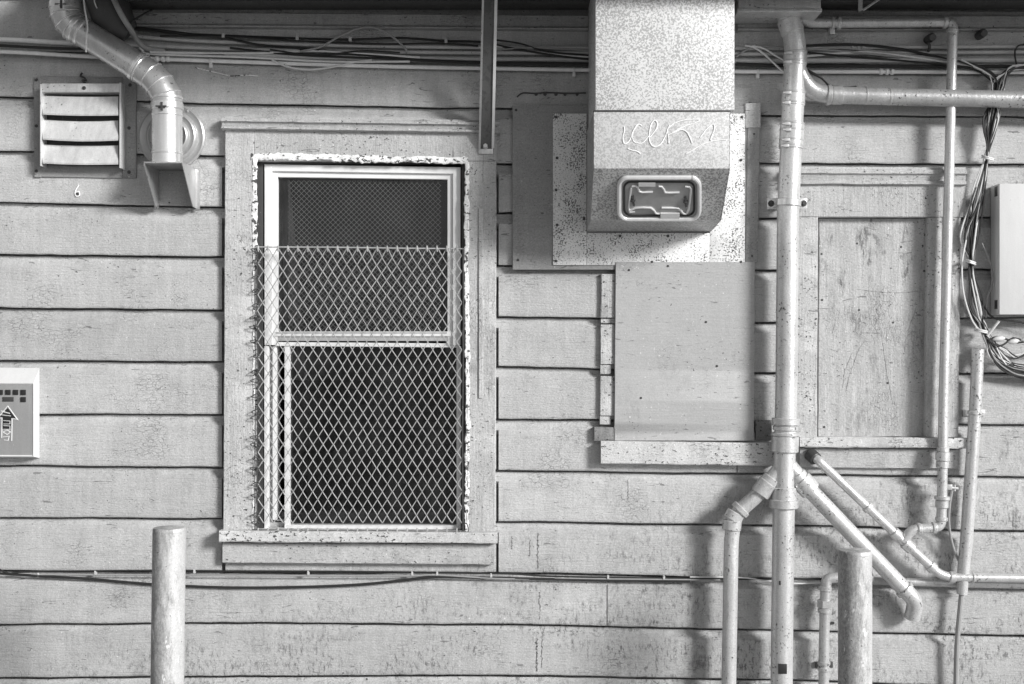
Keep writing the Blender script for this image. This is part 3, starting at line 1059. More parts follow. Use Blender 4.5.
# ------------------------------------------------------------------ mounting board + kitchen hood
mb = thing('mounting_board', 'dull grey board on the wall carrying the big zinc exhaust hood', 'board', P(636, 269, 0))
m = MB()
m.beam(512.5, 105.5, 615, 269.5, 0.021, 0.0, lean=0, jit=0.0004, bev=0.002)
m.beam(615.3, 105.5, 747, 258, 0.0195, 0.0, jit=0.0004, bev=0.002)
m.build('sheet', 'mount', mb)
m = MB()
m.beam(747.2, 128, 760, 262, 0.023, 0.0, lean=-2, jit=0.0008)
m.build('side_batten', 'mount', mb)
m = MB()
m.beam(745, 103, 761, 127.6, 0.026, 0.0, jit=0.0012)
m.build('corner_block', 'trim', mb)
for (x, y) in ((518, 260), (516, 110), (753, 112), (753, 119), (754, 134), (752, 256)):
    m = MB()
    c = P(x, y, 0.02)
    m.tube([c, c + Vector((0, -0.005, 0))], [0.006, 0.004], 8)
    m.build('screw', 'dark', mb)

eh = thing('exhaust_hood', 'large boxy zinc kitchen exhaust hood with an oval cleaning hatch and scratched writing', 'exhaust hood', P(650, 232, 0.0))
d1, d2 = 0.46, 0.27
m = MB()
fd = 0.027
m.pbox(553, 113.5, 586.5, 265, fd, 0.0225, 0.0008)
m.pbox(710, 113.5, 745, 265, fd, 0.0225, 0.0008)
m.pbox(586.8, 233, 709.8, 265, fd - 0.001, 0.0225, 0.0008)
m.build('flange', 'flange', eh)
for (x, y) in ((556, 117), (557, 158), (556, 190), (557, 225), (556, 261), (742, 117), (741, 160), (741, 262), (620, 236), (668, 236), (652, 262), (584, 219)):
    m = MB()
    c = P(x, y, fd)
    m.tube([c, c + Vector((0, -0.005, 0))], [0.006, 0.004], 8)
    m.build('rivet', 'dark', eh)
# upright duct
m = MB()
A = P(595.5, 110.5, d1 - 0.012); B = P(734.5, -60, d1 - 0.012)
m.box((A.x, -(d1 - 0.012), A.z), (B.x, -0.023, B.z), 0.003)
m.build('upright_duct', 'hood', eh)
# skirt: sides with the raked front, one closed shell
xl, xr = P(594.5, 0, d1).x, P(729.8, 0, d1).x
z1, z2, z3 = P(0, 111.5, d1).z, P(0, 168.5, d1).z, P(0, 220, d2).z
z4 = P(0, 231.5, 0.03).z
xl2, xr2 = P(590.5, 0, d2).x, P(721.5, 0, d2).x


def slab(mm, q, thick):
    """four corners and an inward thickness"""
    n = (Vector(q[1]) - Vector(q[0])).cross(Vector(q[3]) - Vector(q[0])).normalized() * thick
    mm.prism(q, n)


xl -= 0.002; xr += 0.001
m = MB()
m.box((xl, -d1, z2), (xr, -d1 + 0.004, z1), 0.0012)
m.build('front_sheet', 'hood_l', eh)
m = MB()
m.loft([[Vector((xl, -d1, z1)), Vector((xl, -d1 - 0.0005, z2)), Vector((xl, -d2, z3)), Vector((xl, -0.028, z4)), Vector((xl, -0.028, z1))],
        [Vector((xl + 0.003, -d1, z1)), Vector((xl + 0.003, -d1 - 0.0005, z2)), Vector((xl + 0.003, -d2, z3)), Vector((xl + 0.003, -0.028, z4)), Vector((xl + 0.003, -0.028, z1))]])
m.build('side_sheet', 'hood_shaded', eh)
m = MB()
m.loft([[Vector((xr - 0.003, -d1, z1)), Vector((xr - 0.003, -d1 - 0.0005, z2)), Vector((xr - 0.003, -d2, z3)), Vector((xr - 0.003, -0.028, z4)), Vector((xr - 0.003, -0.028, z1))],
        [Vector((xr, -d1, z1)), Vector((xr, -d1 - 0.0005, z2)), Vector((xr, -d2, z3)), Vector((xr, -0.028, z4)), Vector((xr, -0.028, z1))]])
m.build('side_sheet', 'hood_shaded', eh)
m = MB()
m.prism([(xl + 0.0032, -d1 + 0.001, z2 - 0.001), (xr - 0.0032, -d1 + 0.001, z2 - 0.001), (xr - 0.0032, -d2 + 0.001, z3), (xl + 0.0032, -d2 + 0.001, z3)], (0, 0.003, 0.003))
m.build('raked_front', 'hood_shaded', eh)
m = MB()
m.prism([(xl + 0.0032, -d2 + 0.002, z3 + 0.001), (xr - 0.0032, -d2 + 0.002, z3 + 0.001), (xr - 0.0032, -0.028, z4), (xl + 0.0032, -0.028, z4)], (0, 0.001, 0.003))
m.build('bottom_sheet', 'hood_shaded', eh)
m = MB()
m.box((xl - 0.002, -d1 - 0.003, z1 - 0.001), (xr + 0.002, -d1 + 0.02, z1 + 0.005), 0.001)
m.build('drip_seam', 'dark', eh)

# hatch on the raked face
nr = Vector((0, -(z2 - z3), -(d1 - d2))).normalized()


def A_(px, py, off=0.0):
    # solve where the sight line at py meets the raked plane
    lo, hi = d2 - 0.1, d1 + 0.1
    for _ in range(40):
        mid = (lo + hi) / 2
        zt_ = z3 + (z2 - z3) * (mid - d2) / (d1 - d2)
        if P(0, py, mid).z > zt_:
            lo = mid
        else:
            hi = mid
    return P(px, py, (lo + hi) / 2) + nr * off


def hpx(x, y):
    return 605 + x / 7.877, 165 + y / 7.877


def rrect(x0, y0, x1, y1, r, n=6):
    out = []
    for (cx, cy, a0) in ((x1 - r, y0 + r, -90), (x1 - r, y1 - r, 0), (x0 + r, y1 - r, 90), (x0 + r, y0 + r, 180)):
        for k in range(n + 1):
            a = math.radians(a0 + 90 * k / n)
            out.append((cx + r * math.cos(a), cy + r * math.sin(a)))
    return out


m = MB()
o = rrect(617.5, 174.5, 700.5, 219, 9)
m.loft([[A_(x, y, 0.001) for (x, y) in o], [A_(x, y, 0.006) for (x, y) in o]])
hatch = m.build('hatch', 'door_m', eh)


def loop(mm, pts, r, off, n=6):
    ps = [A_(x, y, off) for (x, y) in pts]
    ps = ps + [ps[0], ps[1]]
    mm.tube(ps, r, n, False)


m = MB()
loop(m, rrect(619, 176, 699, 217.5, 8.5), 0.0085, 0.009, 8)
m.build('rim', 'door_w', hatch)
m = MB()
loop(m, rrect(624, 180.5, 694, 214, 6.5), 0.004, 0.008, 6)
m.build('gasket', 'black', hatch)
m = MB()
for poly in ([(210, 155), (240, 152), (258, 165), (268, 195), (290, 202), (375, 200)], [(420, 155), (445, 158), (462, 180), (470, 203), (500, 206), (585, 203)],
             [(630, 157), (662, 160), (675, 175), (665, 270), (655, 340), (640, 370)], [(190, 350), (240, 325), (300, 322), (360, 325), (385, 345), (400, 368), (430, 372)],
             [(205, 165), (195, 230), (185, 330), (195, 360), (235, 355)], [(445, 325), (520, 325), (575, 328), (600, 350), (615, 370), (640, 372)]):
    m.tube([A_(*hpx(x, y), 0.0085) for (x, y) in poly], 0.0042, 6)
m.build('pressed_rib', 'door_w', hatch)
for q in ((262, 122, 395, 150), (435, 362, 585, 402)):
    m = MB()
    c4 = [A_(*hpx(q[i], q[j]), 0.0065) for (i, j) in ((0, 1), (2, 1), (2, 3), (0, 3))]
    m.prism(c4, nr * 0.008)
    m.build('grip_bar', 'white', hatch)
for (x, y) in ((222, 265), (635, 275)):
    m = MB()
    m.tube([A_(*hpx(x - 6, y - 35), 0.007), A_(*hpx(x + 5, y + 35), 0.013)], 0.005, 6)
    m.tube([A_(*hpx(x - 16, y), 0.007), A_(*hpx(x + 12, y + 4), 0.014)], 0.007, 6)
    m.build('latch', 'dark', hatch)
# scratched scrawl on the front sheet
m = MB()


def spx(x, y):
    return (605 + x / 7.877, 110 + y / 7.877, d1 + 0.0012)


for st_ in ([(150, 130), (152, 165), (140, 215), (150, 262), (180, 255), (205, 215), (215, 175)],
            [(290, 125), (265, 112), (240, 135), (215, 190), (225, 245), (260, 262), (300, 255), (345, 205)],
            [(345, 215), (360, 120), (388, 82), (410, 100), (405, 145), (370, 195), (348, 225), (365, 275), (400, 288), (440, 265), (470, 215), (490, 165)],
            [(510, 118), (490, 160), (500, 215), (502, 262)],
            [(500, 140), (540, 108), (600, 85), (680, 75), (740, 76), (715, 100), (650, 120), (590, 145), (530, 180)],
            [(500, 195), (560, 170), (600, 155), (640, 170), (665, 210), (685, 262)],
            [(750, 215), (800, 150), (850, 112), (860, 150), (830, 235), (850, 240)],
            [(640, 345), (690, 315), (760, 275), (830, 250), (900, 238), (955, 236)],
            [(180, 305), (215, 318), (250, 325), (280, 345)]):
    q_ = spline([spx(x, y) for (x, y) in st_], 1.0)
    m.tube(q_, [0.0019 + 0.0011 * noise.noise(p_ * 30) for p_ in q_], 5)
m.build('scratched_writing', 'scratch', eh)

# ------------------------------------------------------------------ soil stack
pd = 0.10
stack = thing('drain_stack', 'tall painted soil pipe with collars, two sloping branches and a level top branch', 'drain pipe', P(781.5, 742, pd))
r = L(10.9, pd)


def spath(pts, rr, name, par, mat='pipe', fil=8, n=22, sharp=30, label=None):
    mm = MB()
    mm.tube(fillet(pts, fil), rr, n)
    return mm.build(name, mat, par, label, sharp=sharp)


spath([(785.5, -6, pd), (786.5, 14, pd), (794, 34, pd), (795.5, 56, pd), (793, 105, pd), (788, 215, pd), (786.3, 400, pd), (784, 480, pd), (782, 640, pd), (781, 760, pd)], r, 'pipe', stack, fil=14, n=26)


def xs_at(y):
    tb = [(14, 786.5), (34, 794), (56, 795.5), (105, 793), (215, 788), (400, 786.3), (480, 784), (640, 782), (760, 781)]
    for (ya, xa), (yb, xb) in zip(tb, tb[1:]):
        if y <= yb:
            return xa + (xb - xa) * (y - ya) / (yb - ya)


def hub(y0, y1, f, name='collar', mat='pipe', par=stack):
    mm = MB()
    mm.ring_band(P(xs_at(y0), y0, pd), P(xs_at(y1), y1, pd), r * f)
    return mm.build(name, mat, par)


c0, c1 = P(788.2, 19, pd), P(793, 33, pd)
m = MB(); m.ring_band(c0, c1, r * 1.07); m.build('collar', 'pipe', stack)
for (ya, yb, f) in ((52, 66, 1.06), (92, 106, 1.06), (122, 149, 1.10), (418, 425, 1.26), (426, 430.5, 1.16), (432.5, 436, 1.3), (436, 452, 1.24), (487, 500, 1.16), (499, 508, 1.32)):
    hub(ya, yb, f)
for (ya, f) in ((53, 1.09), (62, 1.09), (93, 1.09), (103, 1.09), (124, 1.13), (130, 1.13), (140, 1.13), (146, 1.13)):
    mm = hub(ya - 1.2, ya + 1.2, f, 'clamp_band', 'band')
    mb2 = MB()
    x = xs_at(ya) - 5.5 + random.uniform(-1.5, 1.5)
    cc = P(x, ya, pd + r * 0.98)
    mb2.box(cc + Vector((-0.011, -0.010, -0.005)), cc + Vector((0.011, 0.004, 0.005)), 0.001)
    mb2.tube([cc + Vector((-0.02, -0.006, 0)), cc + Vector((0.012, -0.006, 0))], 0.0042, 7)
    mb2.build('screw', 'band', mm)
for (x, y) in ((787, 24), (789, 31)):
    pass
# strap with two ears
m = MB()
m.ring_band(P(xs_at(199), 199, pd), P(xs_at(206.5), 206.5, pd), r * 1.14)
m.pbox(767, 198, 781, 209, 0.052, 0.046, 0.001)
m.pbox(796, 198, 807, 209, 0.052, 0.046, 0.001)
m.pbox(770, 198.5, 781, 208.5, 0.046, 0.0, 0.001)
strap = m.build('strap', 'galv_b', stack)
for x in (771, 803.5):
    mm = MB()
    c = P(x, 203.5, 0.052)
    mm.tube([c, c + Vector((0, -0.005, 0)), c + Vector((0, -0.005, 0)), c + Vector((0, -0.013, 0))], [0.013, 0.013, 0.008, 0.007], 8)
    mm.build('bolt', 'dark', strap)
# left branch
r7 = L(7.4, pd)
spath([(785, 462, pd), (764, 489, pd - 0.005), (735, 515, pd - 0.01), (731.3, 540, pd - 0.01), (728.5, 700, pd - 0.01), (727.5, 760, pd - 0.01)], r7, 'branch_pipe', stack, fil=9)
for (a, b, f) in (((772, 478, pd), (766, 485.5, pd), 1.25), ((768.5, 482, pd), (759.5, 494, pd - 0.004), 1.34), ((742.5, 507.5, pd - 0.008), (738.5, 511.5, pd - 0.009), 1.3),
                  ((736, 512, pd - 0.01), (731.5, 520, pd - 0.01), 1.2), ((732.3, 520, pd - 0.01), (731.4, 530, pd - 0.01), 1.28)):
    m = MB(); m.ring_band(P(*a), P(*b), r7 * f); m.build('collar', 'pipe', stack)
# right branch
r8 = L(8.0, pd)
spath([(783, 458, pd), (807, 487, pd), (905, 590, pd - 0.02), (916, 601, pd - 0.03), (912, 618, pd - 0.05)], r8, 'branch_pipe', stack, 'pipe', fil=8)
for (a, b, f) in (((796, 474, pd), (801, 480.5, pd), 1.2), ((800, 479, pd), (811, 491, pd), 1.36), ((903, 588, pd - 0.02), (906.5, 591.5, pd - 0.02), 1.2)):
    m = MB(); m.ring_band(P(*a), P(*b), r8 * f); m.build('collar', 'pipe', stack)
# level branch at the top
ru = L(8.6, pd)
spath([(795, 62, pd), (801, 78, pd), (811, 91, pd - 0.01), (828, 95, pd - 0.01), (900, 97, pd - 0.01), (1120, 101.5, pd - 0.01)], ru, 'level_branch', stack, 'pipe_d', fil=10)
for (a, b, f) in (((826, 94.9, pd - 0.01), (831, 95.1, pd - 0.01), 1.18), ((831, 95.1, pd - 0.01), (842, 95.4, pd - 0.01), 1.10), ((864.5, 96, pd - 0.01), (866.5, 96, pd - 0.01), 1.05), ((888, 96.7, pd - 0.01), (890.5, 96.7, pd - 0.01), 1.05)):
    m = MB(); m.ring_band(P(*a), P(*b), ru * f); m.build('collar', 'pipe_d', stack)
# square rust hole low on the stack and scars
m = MB()
m.pbox(778.5, 664, 787, 674, pd + r + 0.001, pd + r - 0.006, 0.0006)
m.build('inspection_hole', 'black', stack)
m = MB()
for (x, y, h) in ((788, 543, 8), (780, 583, 4)):
    m.pbox(x - 0.9, y - h / 2, x + 0.9, y + h / 2, pd + r * 0.93, pd + r * 0.8, 0.0006)
m.build('rust_scar', 'black', stack)

# ------------------------------------------------------------------ gas pipe
gp = thing('gas_pipe', 'thin painted gas pipe running along the eave, down, and into a sloping tee', 'gas pipe', P(943, 520, 0.06))
gd_ = 0.075
rg = L(4.9, gd_)
spath([(800, 4, gd_), (800, 17, gd_), (809, 23, gd_), (840, 23, gd_), (940, 22.3, gd_), (953, 22.3, gd_), (952.5, 40, gd_), (950, 140, gd_), (943.6, 400, gd_), (942, 500, gd_), (941, 527, gd_), (926, 528.5, gd_), (912, 529, gd_), (903, 542, gd_ - 0.005)],
      rg, 'pipe', gp, 'pipe', fil=7, n=16)
rd = L(4.5, 0.06)
spath([(812, 455, 0.03), (818, 460, 0.065), (903, 541, 0.07), (938, 573, 0.065), (948, 577, 0.06), (1120, 579.5, 0.055)], rd, 'sloping_pipe', gp, 'pipe', fil=[3, 3, 3, 7, 7] if False else 7, n=16)
for (a, b, f, q) in (((837, 23, gd_), (841, 23, gd_), 1.35, rg), ((943, 22.3, gd_), (947, 22.3, gd_), 1.3, rg), ((952.6, 29, gd_), (952.4, 33, gd_), 1.3, rg), ((943, 447, gd_), (942.8, 452, gd_), 1.25, rg), ((942.8, 452, gd_), (942.5, 461, gd_), 1.42, rg),
                     ((942.5, 461, gd_), (942.3, 468, gd_), 1.28, rg), ((942.2, 496, gd_), (942, 500, gd_), 1.55, rg), ((942, 500, gd_), (941.8, 508, gd_), 1.3, rg), ((941.6, 517, gd_), (941.4, 521, gd_), 1.25, rg), ((936, 527.7, gd_), (932, 528, gd_), 1.25, rg), ((921, 528.7, gd_), (917, 529, gd_), 1.25, rg),
                     ((866, 505.8, 0.068), (869.5, 509, 0.068), 1.3, rd), ((893, 531.5, 0.07), (899, 537, 0.07), 1.3, rd), ((904, 542, 0.07), (912, 549.3, 0.07), 1.35, rd), ((929, 565, 0.066), (934, 569.5, 0.066), 1.3, rd), ((949, 577, 0.06), (955, 577.2, 0.06), 1.3, rd), ((972, 577.4, 0.06), (974, 577.4, 0.06), 1.15, rd)):
    m = MB(); m.ring_band(P(*a), P(*b), q * f); m.build('fitting', 'pipe', gp)
m = MB()
m.ring_band(P(809.5, 453.5, 0.024), P(816, 459.5, 0.055), rd * 1.5)
m.build('end_cap', 'dark', gp)
# hanger clip on the level run
m = MB()
m.ring_band(P(831, 23, gd_), P(834, 23, gd_), rg * 1.45)
m.pbox(830, 27, 835, 34, gd_ + 0.01, gd_ - 0.03, 0.002)
m.build('hanger_clip', 'band', gp)
# little valve and its tail
m = MB()
m.pbox(947, 484.5, 952.5, 490, gd_ + 0.01, gd_ - 0.01, 0.002)
m.tube([P(945, 487, gd_), P(958, 488.5, gd_)], 0.006, 8)
m.tube([P(954.5, 484.5, gd_), P(954.5, 491, gd_)], 0.0055, 8)
m.build('bleed_valve', 'band', gp)
m = MB()
m.tube(spline([(952, 490, 0.075), (949.5, 506, 0.07), (949, 525, 0.06), (952.5, 545, 0.05), (958, 559, 0.04), (963, 566, 0.03)], 4), 0.0055, 8)
m.build('bleed_hose', 'grey_c', gp)

# low conduit along the board edge
m = MB()
m.tube(fillet([(872, 580.5, 0.014), (950, 583, 0.014), (1120, 587, 0.014)], 5), L(4.2), 12)
m.build('low_conduit', 'pipe_d', loc=P(950, 583, 0.014), cat='conduit')
bpy.data.objects['low_conduit']['label'] = 'dull level conduit tucked just below the level end of the gas pipe'

# ------------------------------------------------------------------ leaning conduit on the right
lc = thing('leaning_conduit', 'leaning white conduit dropping from the cable bundle, cable hanging from its foot', 'conduit', P(962, 594, 0.05))
m = MB()
ps = [P(978, 349, 0.055), P(975.3, 410, 0.055), P(966.5, 540, 0.05), P(963.5, 570, 0.05), P(962, 594, 0.048)]
m.tube(ps, [L(6), L(6), L(6.2), L(5.8), L(5.2)], 18)
m.build('tube', 'pipe', lc)
m = MB()
m.tube(spline([(962, 590, 0.048), (959.5, 615, 0.048), (957, 645, 0.045), (956, 690, 0.04), (957, 745, 0.03)], 8), L(2.6), 10)
m.build('tail_cable', 'grey_c', lc)
m = MB()
m.ring_band(P(974.8, 411, 0.055), P(974.3, 415, 0.055), L(6.8))
m.pbox(963, 410, 985, 416, 0.008, 0.0, 0.001)
m.build('strap', 'pipe', lc)

# ------------------------------------------------------------------ small drain pipe behind the right bollard
sp = thing('small_waste_pipe', 'short thin waste pipe with a hexagon union beside the right bollard', 'waste pipe', P(823.5, 742, 0.06))
rs = L(5.2, 0.06)
spath([(872, 577, 0.06), (834, 577.5, 0.06), (826.5, 579, 0.06), (825.5, 592, 0.06), (824, 640, 0.06), (823, 760, 0.06)], rs, 'pipe', sp, 'pipe_d', fil=7, n=16)
for (a, b, f, n) in (((825.4, 586, 0.06), (825.2, 591, 0.06), 1.2, 0), ((825, 600, 0.06), (824.8, 607, 0.06), 1.5, 6), ((824.8, 608, 0.06), (824.5, 613, 0.06), 1.25, 0), ((824, 661, 0.06), (823.9, 665, 0.06), 1.2, 0), ((824, 667, 0.06), (823.9, 671, 0.06), 1.2, 0)):
    m = MB()
    if n:
        m.tube([P(*a), P(*b)], rs * f, 6)
    else:
        m.ring_band(P(*a), P(*b), rs * f)
    m.build('union', 'pipe_d', sp, sharp=30)
m = MB()
m.pbox(815.5, 662, 833, 668, 0.012, 0.0, 0.001)
m.tube([P(833, 623, 0.012), P(833, 623, 0.0)], 0.006, 8)
m.build('bracket', 'dark', sp)

# ------------------------------------------------------------------ bollards
def bollard(px, pyt, rpx, d, label, lean):
    base = P(px, 0, d); base.z = 0
    b = thing('steel_bollard', label, 'bollard', base, 'steel pipe bollards standing before the wall')
    rr = L(rpx, d)
    top = P(px + lean, pyt, d)
    m = MB()
    n = 40
    rings = []
    for k in range(31):
        f = k / 30
        c = base.lerp(top - Vector((0, 0, 0.004)), f)
        ring = []
        for i in range(n):
            a = 2 * math.pi * i / n
            q = 1 + 0.006 * noise.noise(Vector((math.cos(a) * 2, math.sin(a) * 2, c.z * 6)))
            ring.append(Vector((c.x + rr * q * math.cos(a), c.y + rr * q * math.sin(a), c.z)))
        rings.append(ring)
    m.loft(rings)
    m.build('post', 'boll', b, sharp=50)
    m = MB()
    m.tube([top - Vector((0, 0, 0.0038)), top + Vector((0, 0, 0.004)), top + Vector((0, 0, 0.010)), top + Vector((0, 0, 0.012))], [rr * 0.985, rr * 1.0, rr * 0.93, rr * 0.4], 40)
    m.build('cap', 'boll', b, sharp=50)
    m = MB()
    m.tube([base + Vector((0, 0, -0.02)), base + Vector((0, 0, 0.02)), base + Vector((0, 0, 0.026))], [rr * 1.35, rr * 1.3, rr * 1.05], 30)
    m.build('footing', 'pave', b)


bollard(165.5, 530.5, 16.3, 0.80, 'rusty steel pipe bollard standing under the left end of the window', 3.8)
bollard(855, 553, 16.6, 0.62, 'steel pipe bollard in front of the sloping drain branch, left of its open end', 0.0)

# ------------------------------------------------------------------ key / call box on the left edge
kb = thing('alarm_box', 'pale sloped-top wall box with a dark button panel and up-arrow sticker', 'wall box', P(0, 458, 0))
fdp = 0.062
m = MB()
def K(px, py, d): return P(px, py, d)
# outer shell: sloped top and right cheek, front recess
xw, xf = 39.5, 33
xL = -110
shell = [
    [K(xL, 366.5, 0.002), K(xw, 368, 0.002), K(xw, 458, 0.002), K(xL, 457, 0.002)],
]
v = {}
bm = m.bm
def V_(k, p):
    v[k] = bm.verts.new(p); return v[k]
V_('a', K(xL, 366.5, 0.002)); V_('b', K(xw, 368, 0.002)); V_('c', K(xw, 458, 0.002)); V_('d', K(xL, 457, 0.002))
V_('e', K(xL, 383, fdp)); V_('f', K(33.2, 383.5, fdp)); V_('g', K(33.2, 456.5, fdp)); V_('h', K(xL, 456, fdp))
V_('i', K(xL, 384.5, fdp - 0.006)); V_('j', K(31.8, 385, fdp - 0.006)); V_('k', K(31.8, 455, fdp - 0.006)); V_('l', K(xL, 454.6, fdp - 0.006))
for f in ('abfe', 'bcgf', 'cdhg', 'daeh', 'efji', 'fgkj', 'ghlk', 'helihe'[:0] or 'heil', 'dcba'):
    bm.faces.new([v[q] for q in f])
m.build('shell', 'white', kb, sharp=20)
m = MB()
m.pbox(xL + 1, 385, 31.7, 455, fdp - 0.005, fdp - 0.02, 0.001)
face = m.build('button_panel', 'face', kb)
for (x0, y0, x1, y1) in ((-24.5, 389.8, -19, 394.8), (-16, 389.8, -11, 394.8), (-3, 389.8, 2.6, 394.8), (5.2, 389.8, 10.4, 394.8), (12.8, 389.8, 18, 394.8), (20.4, 389.8, 25.6, 395), (20.4, 397, 25.6, 402)):
    m = MB()
    m.pbox(x0, y0, x1, y1, fdp - 0.001, fdp - 0.005, 0.001)
    m.build('button', 'black', face)
m = MB()
m.pbox(2.5, 397, 13.5, 401.5, fdp - 0.002, fdp - 0.005, 0.001)
m.build('name_slot', 'dark', face)
m = MB()
q = fdp - 0.0045
def sk(pts, r=0.0022): m.tube([K(x, y, q) for (x, y) in pts], r, 5)
sk([(7.6, 406), (17.5, 419.5), (12, 418.6), (11.6, 441)]); sk([(7.6, 406), (-2.5, 418.5), (2, 418), (1.6, 438)])
sk([(1, 411), (10, 413.5)]); sk([(-1, 414.5), (11, 416)], 0.0016)
for yy, h in ((420.5, 3.5), (425.5, 3.8)):
    sk([(3.5, yy), (10, yy + 0.5), (10, yy + h), (3.5, yy + h)], 0.0015)
sk([(3, 432), (7, 430.2), (10.5, 432), (7, 434.6), (3, 432)], 0.002)
sk([(3, 437), (9, 436.4), (8, 440.5), (4, 440)], 0.0018)
m.build('arrow_sticker', 'white', face)
m = MB()
o = [K(x, y, q - 0.0002) for (x, y) in ((7.6, 408), (15.5, 418), (11.2, 418), (11, 429), (2.2, 429), (2.4, 417), (-1, 417))]
m.prism(o, (0, -0.0006, 0))
m.build('arrow_fill', 'black', face)

# ------------------------------------------------------------------ white cabinet on the right edge
cb = thing('utility_cabinet', 'blank white metal cabinet on the wall beside the hanging cable bundle', 'cabinet', P(1050, 315, 0))
m = MB()
cd = 0.095
m.pbox(999.5, 183.5, 1105, 314.5, cd, 0.004, 0.003)
m.build('case', 'white', cb)
m = MB()
m.pbox(997.3, 186, 999, 196, cd - 0.02, cd - 0.05, 0.001)
m.pbox(997.3, 300, 999, 309, cd - 0.02, cd - 0.05, 0.001)
m.build('hinge', 'dark', cb)

# ------------------------------------------------------------------ junction box under the eave + bracket + stubs
jb = thing('metal_box', 'pale metal box under the eave where the drain stack ends', 'metal box', P(780, 10, 0.1))
m = MB()
m.pbox(738.5, -45, 821, 10, 0.20, 0.035, 0.003)
m.build('case', 'pipe_d', jb)
m = MB()
m.pbox(737.5, 8.2, 822, 12, 0.206, 0.03, 0.001)
m.build('rim', 'pipe', jb)
br = thing('eave_bracket', 'small bent metal bracket fixed under the right-hand eave', 'bracket', P(862, 12, 0.2))
m = MB()
m.prism([P(858.5, -12, 0.16), P(863, -12, 0.16), P(862.5, 10, 0.16), P(858.5, 12, 0.16)], (0, 0.006, 0))
m.build('upright', 'pipe', br)
m = MB()
m.tube([P(863, 10, 0.16), P(882, -3, 0.16), P(892, -10, 0.16)], 0.005, 6)
m.build('brace', 'pipe', br)
for (x, y, lab) in ((927.5, 40, 'dark cut pipe stub under the frieze, left of the upright gas pipe'), (978.5, 36, 'dark cut pipe stub under the frieze, right of the upright gas pipe')):
    b_ = thing('pipe_stub', lab, 'pipe stub', P(x, y, 0), 'cut pipe stubs under the frieze')
    m = MB()
    c = P(x, y, 0.0)
    m.tube([c, c + Vector((0, -0.05, 0)), c + Vector((0.001, -0.062, -0.004))], [L(4.2), L(4.2), L(3.4)], 14)
    m.build('stub', 'dark', b_)
    if x < 950:
        m = MB()
        m.tube(spline([(x + 1, y + 3, 0.05), (x + 2, y + 7, 0.05), (x + 1, y + 11, 0.035)], 2), L(1.6), 8)
        m.build('tail', 'dark', b_)

# ------------------------------------------------------------------ conduits under the eave
GC = 'level conduits under the eave'
def conduit(pts, rpx, mat, label, couplings=(), clips=()):
    o = thing('conduit', label, 'conduit', P(*pts[0]), GC)
    m = MB(); m.tube(spline(pts, 14), L(rpx), 10); m.build('tube', mat, o)
    for x, y, d in couplings:
        for dx in (-6, 0, 5):
            m = MB(); m.ring_band(P(x + dx - 1.6, y, d), P(x + dx + 1.8, y, d), L(rpx * 1.55)); m.build('coupling', mat, o)
    for x, y, d in clips:
        m = MB(); m.ring_band(P(x - 1.2, y, d), P(x + 1.2, y, d), L(rpx * 1.35)); m.pbox(x - 1.6, y + rpx, x + 1.6, y + rpx + 4.5, d, 0.0, 0.001)
        m.build('clip', 'white', o)


conduit([(-120, 37, 0.022), (0, 39.5, 0.022), (70, 43, 0.022), (140, 44.5, 0.022)], 2.4, 'conduit_w', 'upper white conduit at the top left passing behind the silver duct', clips=[])
conduit([(-120, 49, 0.020), (0, 51.5, 0.020), (90, 56.5, 0.020), (160, 59, 0.020), (250, 62.2, 0.020), (370, 66, 0.020), (480, 68.3, 0.020), (590, 70, 0.020), (740, 71.5, 0.020), (880, 71.8, 0.020), (960, 72, 0.020), (1120, 72.5, 0.020)], 2.0, 'conduit_w',
        'lowest bright white conduit running the full width of the wall under the eave', couplings=[(163, 59, 0.02), (887, 71.8, 0.02)], clips=[(210.5, 61, 0.02), (574, 70, 0.02), (758, 71.6, 0.02)])
conduit([(126, 35.5, 0.024), (200, 41, 0.024), (340, 45.5, 0.024), (480, 47.5, 0.024), (590, 48, 0.024), (740, 48.5, 0.024), (880, 47.5, 0.024), (1120, 45.5, 0.024)], 1.9, 'conduit',
        'topmost of the dull conduits behind the strut and hood', couplings=[(858, 47.7, 0.024)])
conduit([(150, 46, 0.024), (250, 49.5, 0.024), (340, 51.5, 0.024), (480, 52.8, 0.024), (590, 53, 0.024), (740, 54, 0.024), (880, 53, 0.024), (1120, 51.5, 0.024)], 1.9, 'conduit',
        'second dull conduit, between the topmost dull one and the thick one', couplings=[])
conduit([(225, 55, 0.022), (340, 57.5, 0.022), (480, 59.5, 0.022), (590, 60, 0.022), (740, 61, 0.022), (900, 60.3, 0.022), (1120, 60, 0.022)], 2.7, 'conduit',
        'thickest dull conduit just above the bright white full width one', couplings=[])
for (x, y, h) in ((223, 33.5, 5), (297, 36, 5), (350, 37.5, 4), (446, 39.5, 5), (510, 44, 4), (868, 50, 6), (971, 52, 7)):
    pass

# loose cables among them
GE = 'loose cables strung under the eave'
def cable(pts, rpx, mat, label, group=GE, name='cable'):
    m = MB(); m.tube(spline(pts, 4), L(rpx), 7)
    o = m.build(name, mat, loc=P(*pts[0]), cat='cable', group=group)
    o['label'] = label
    return o


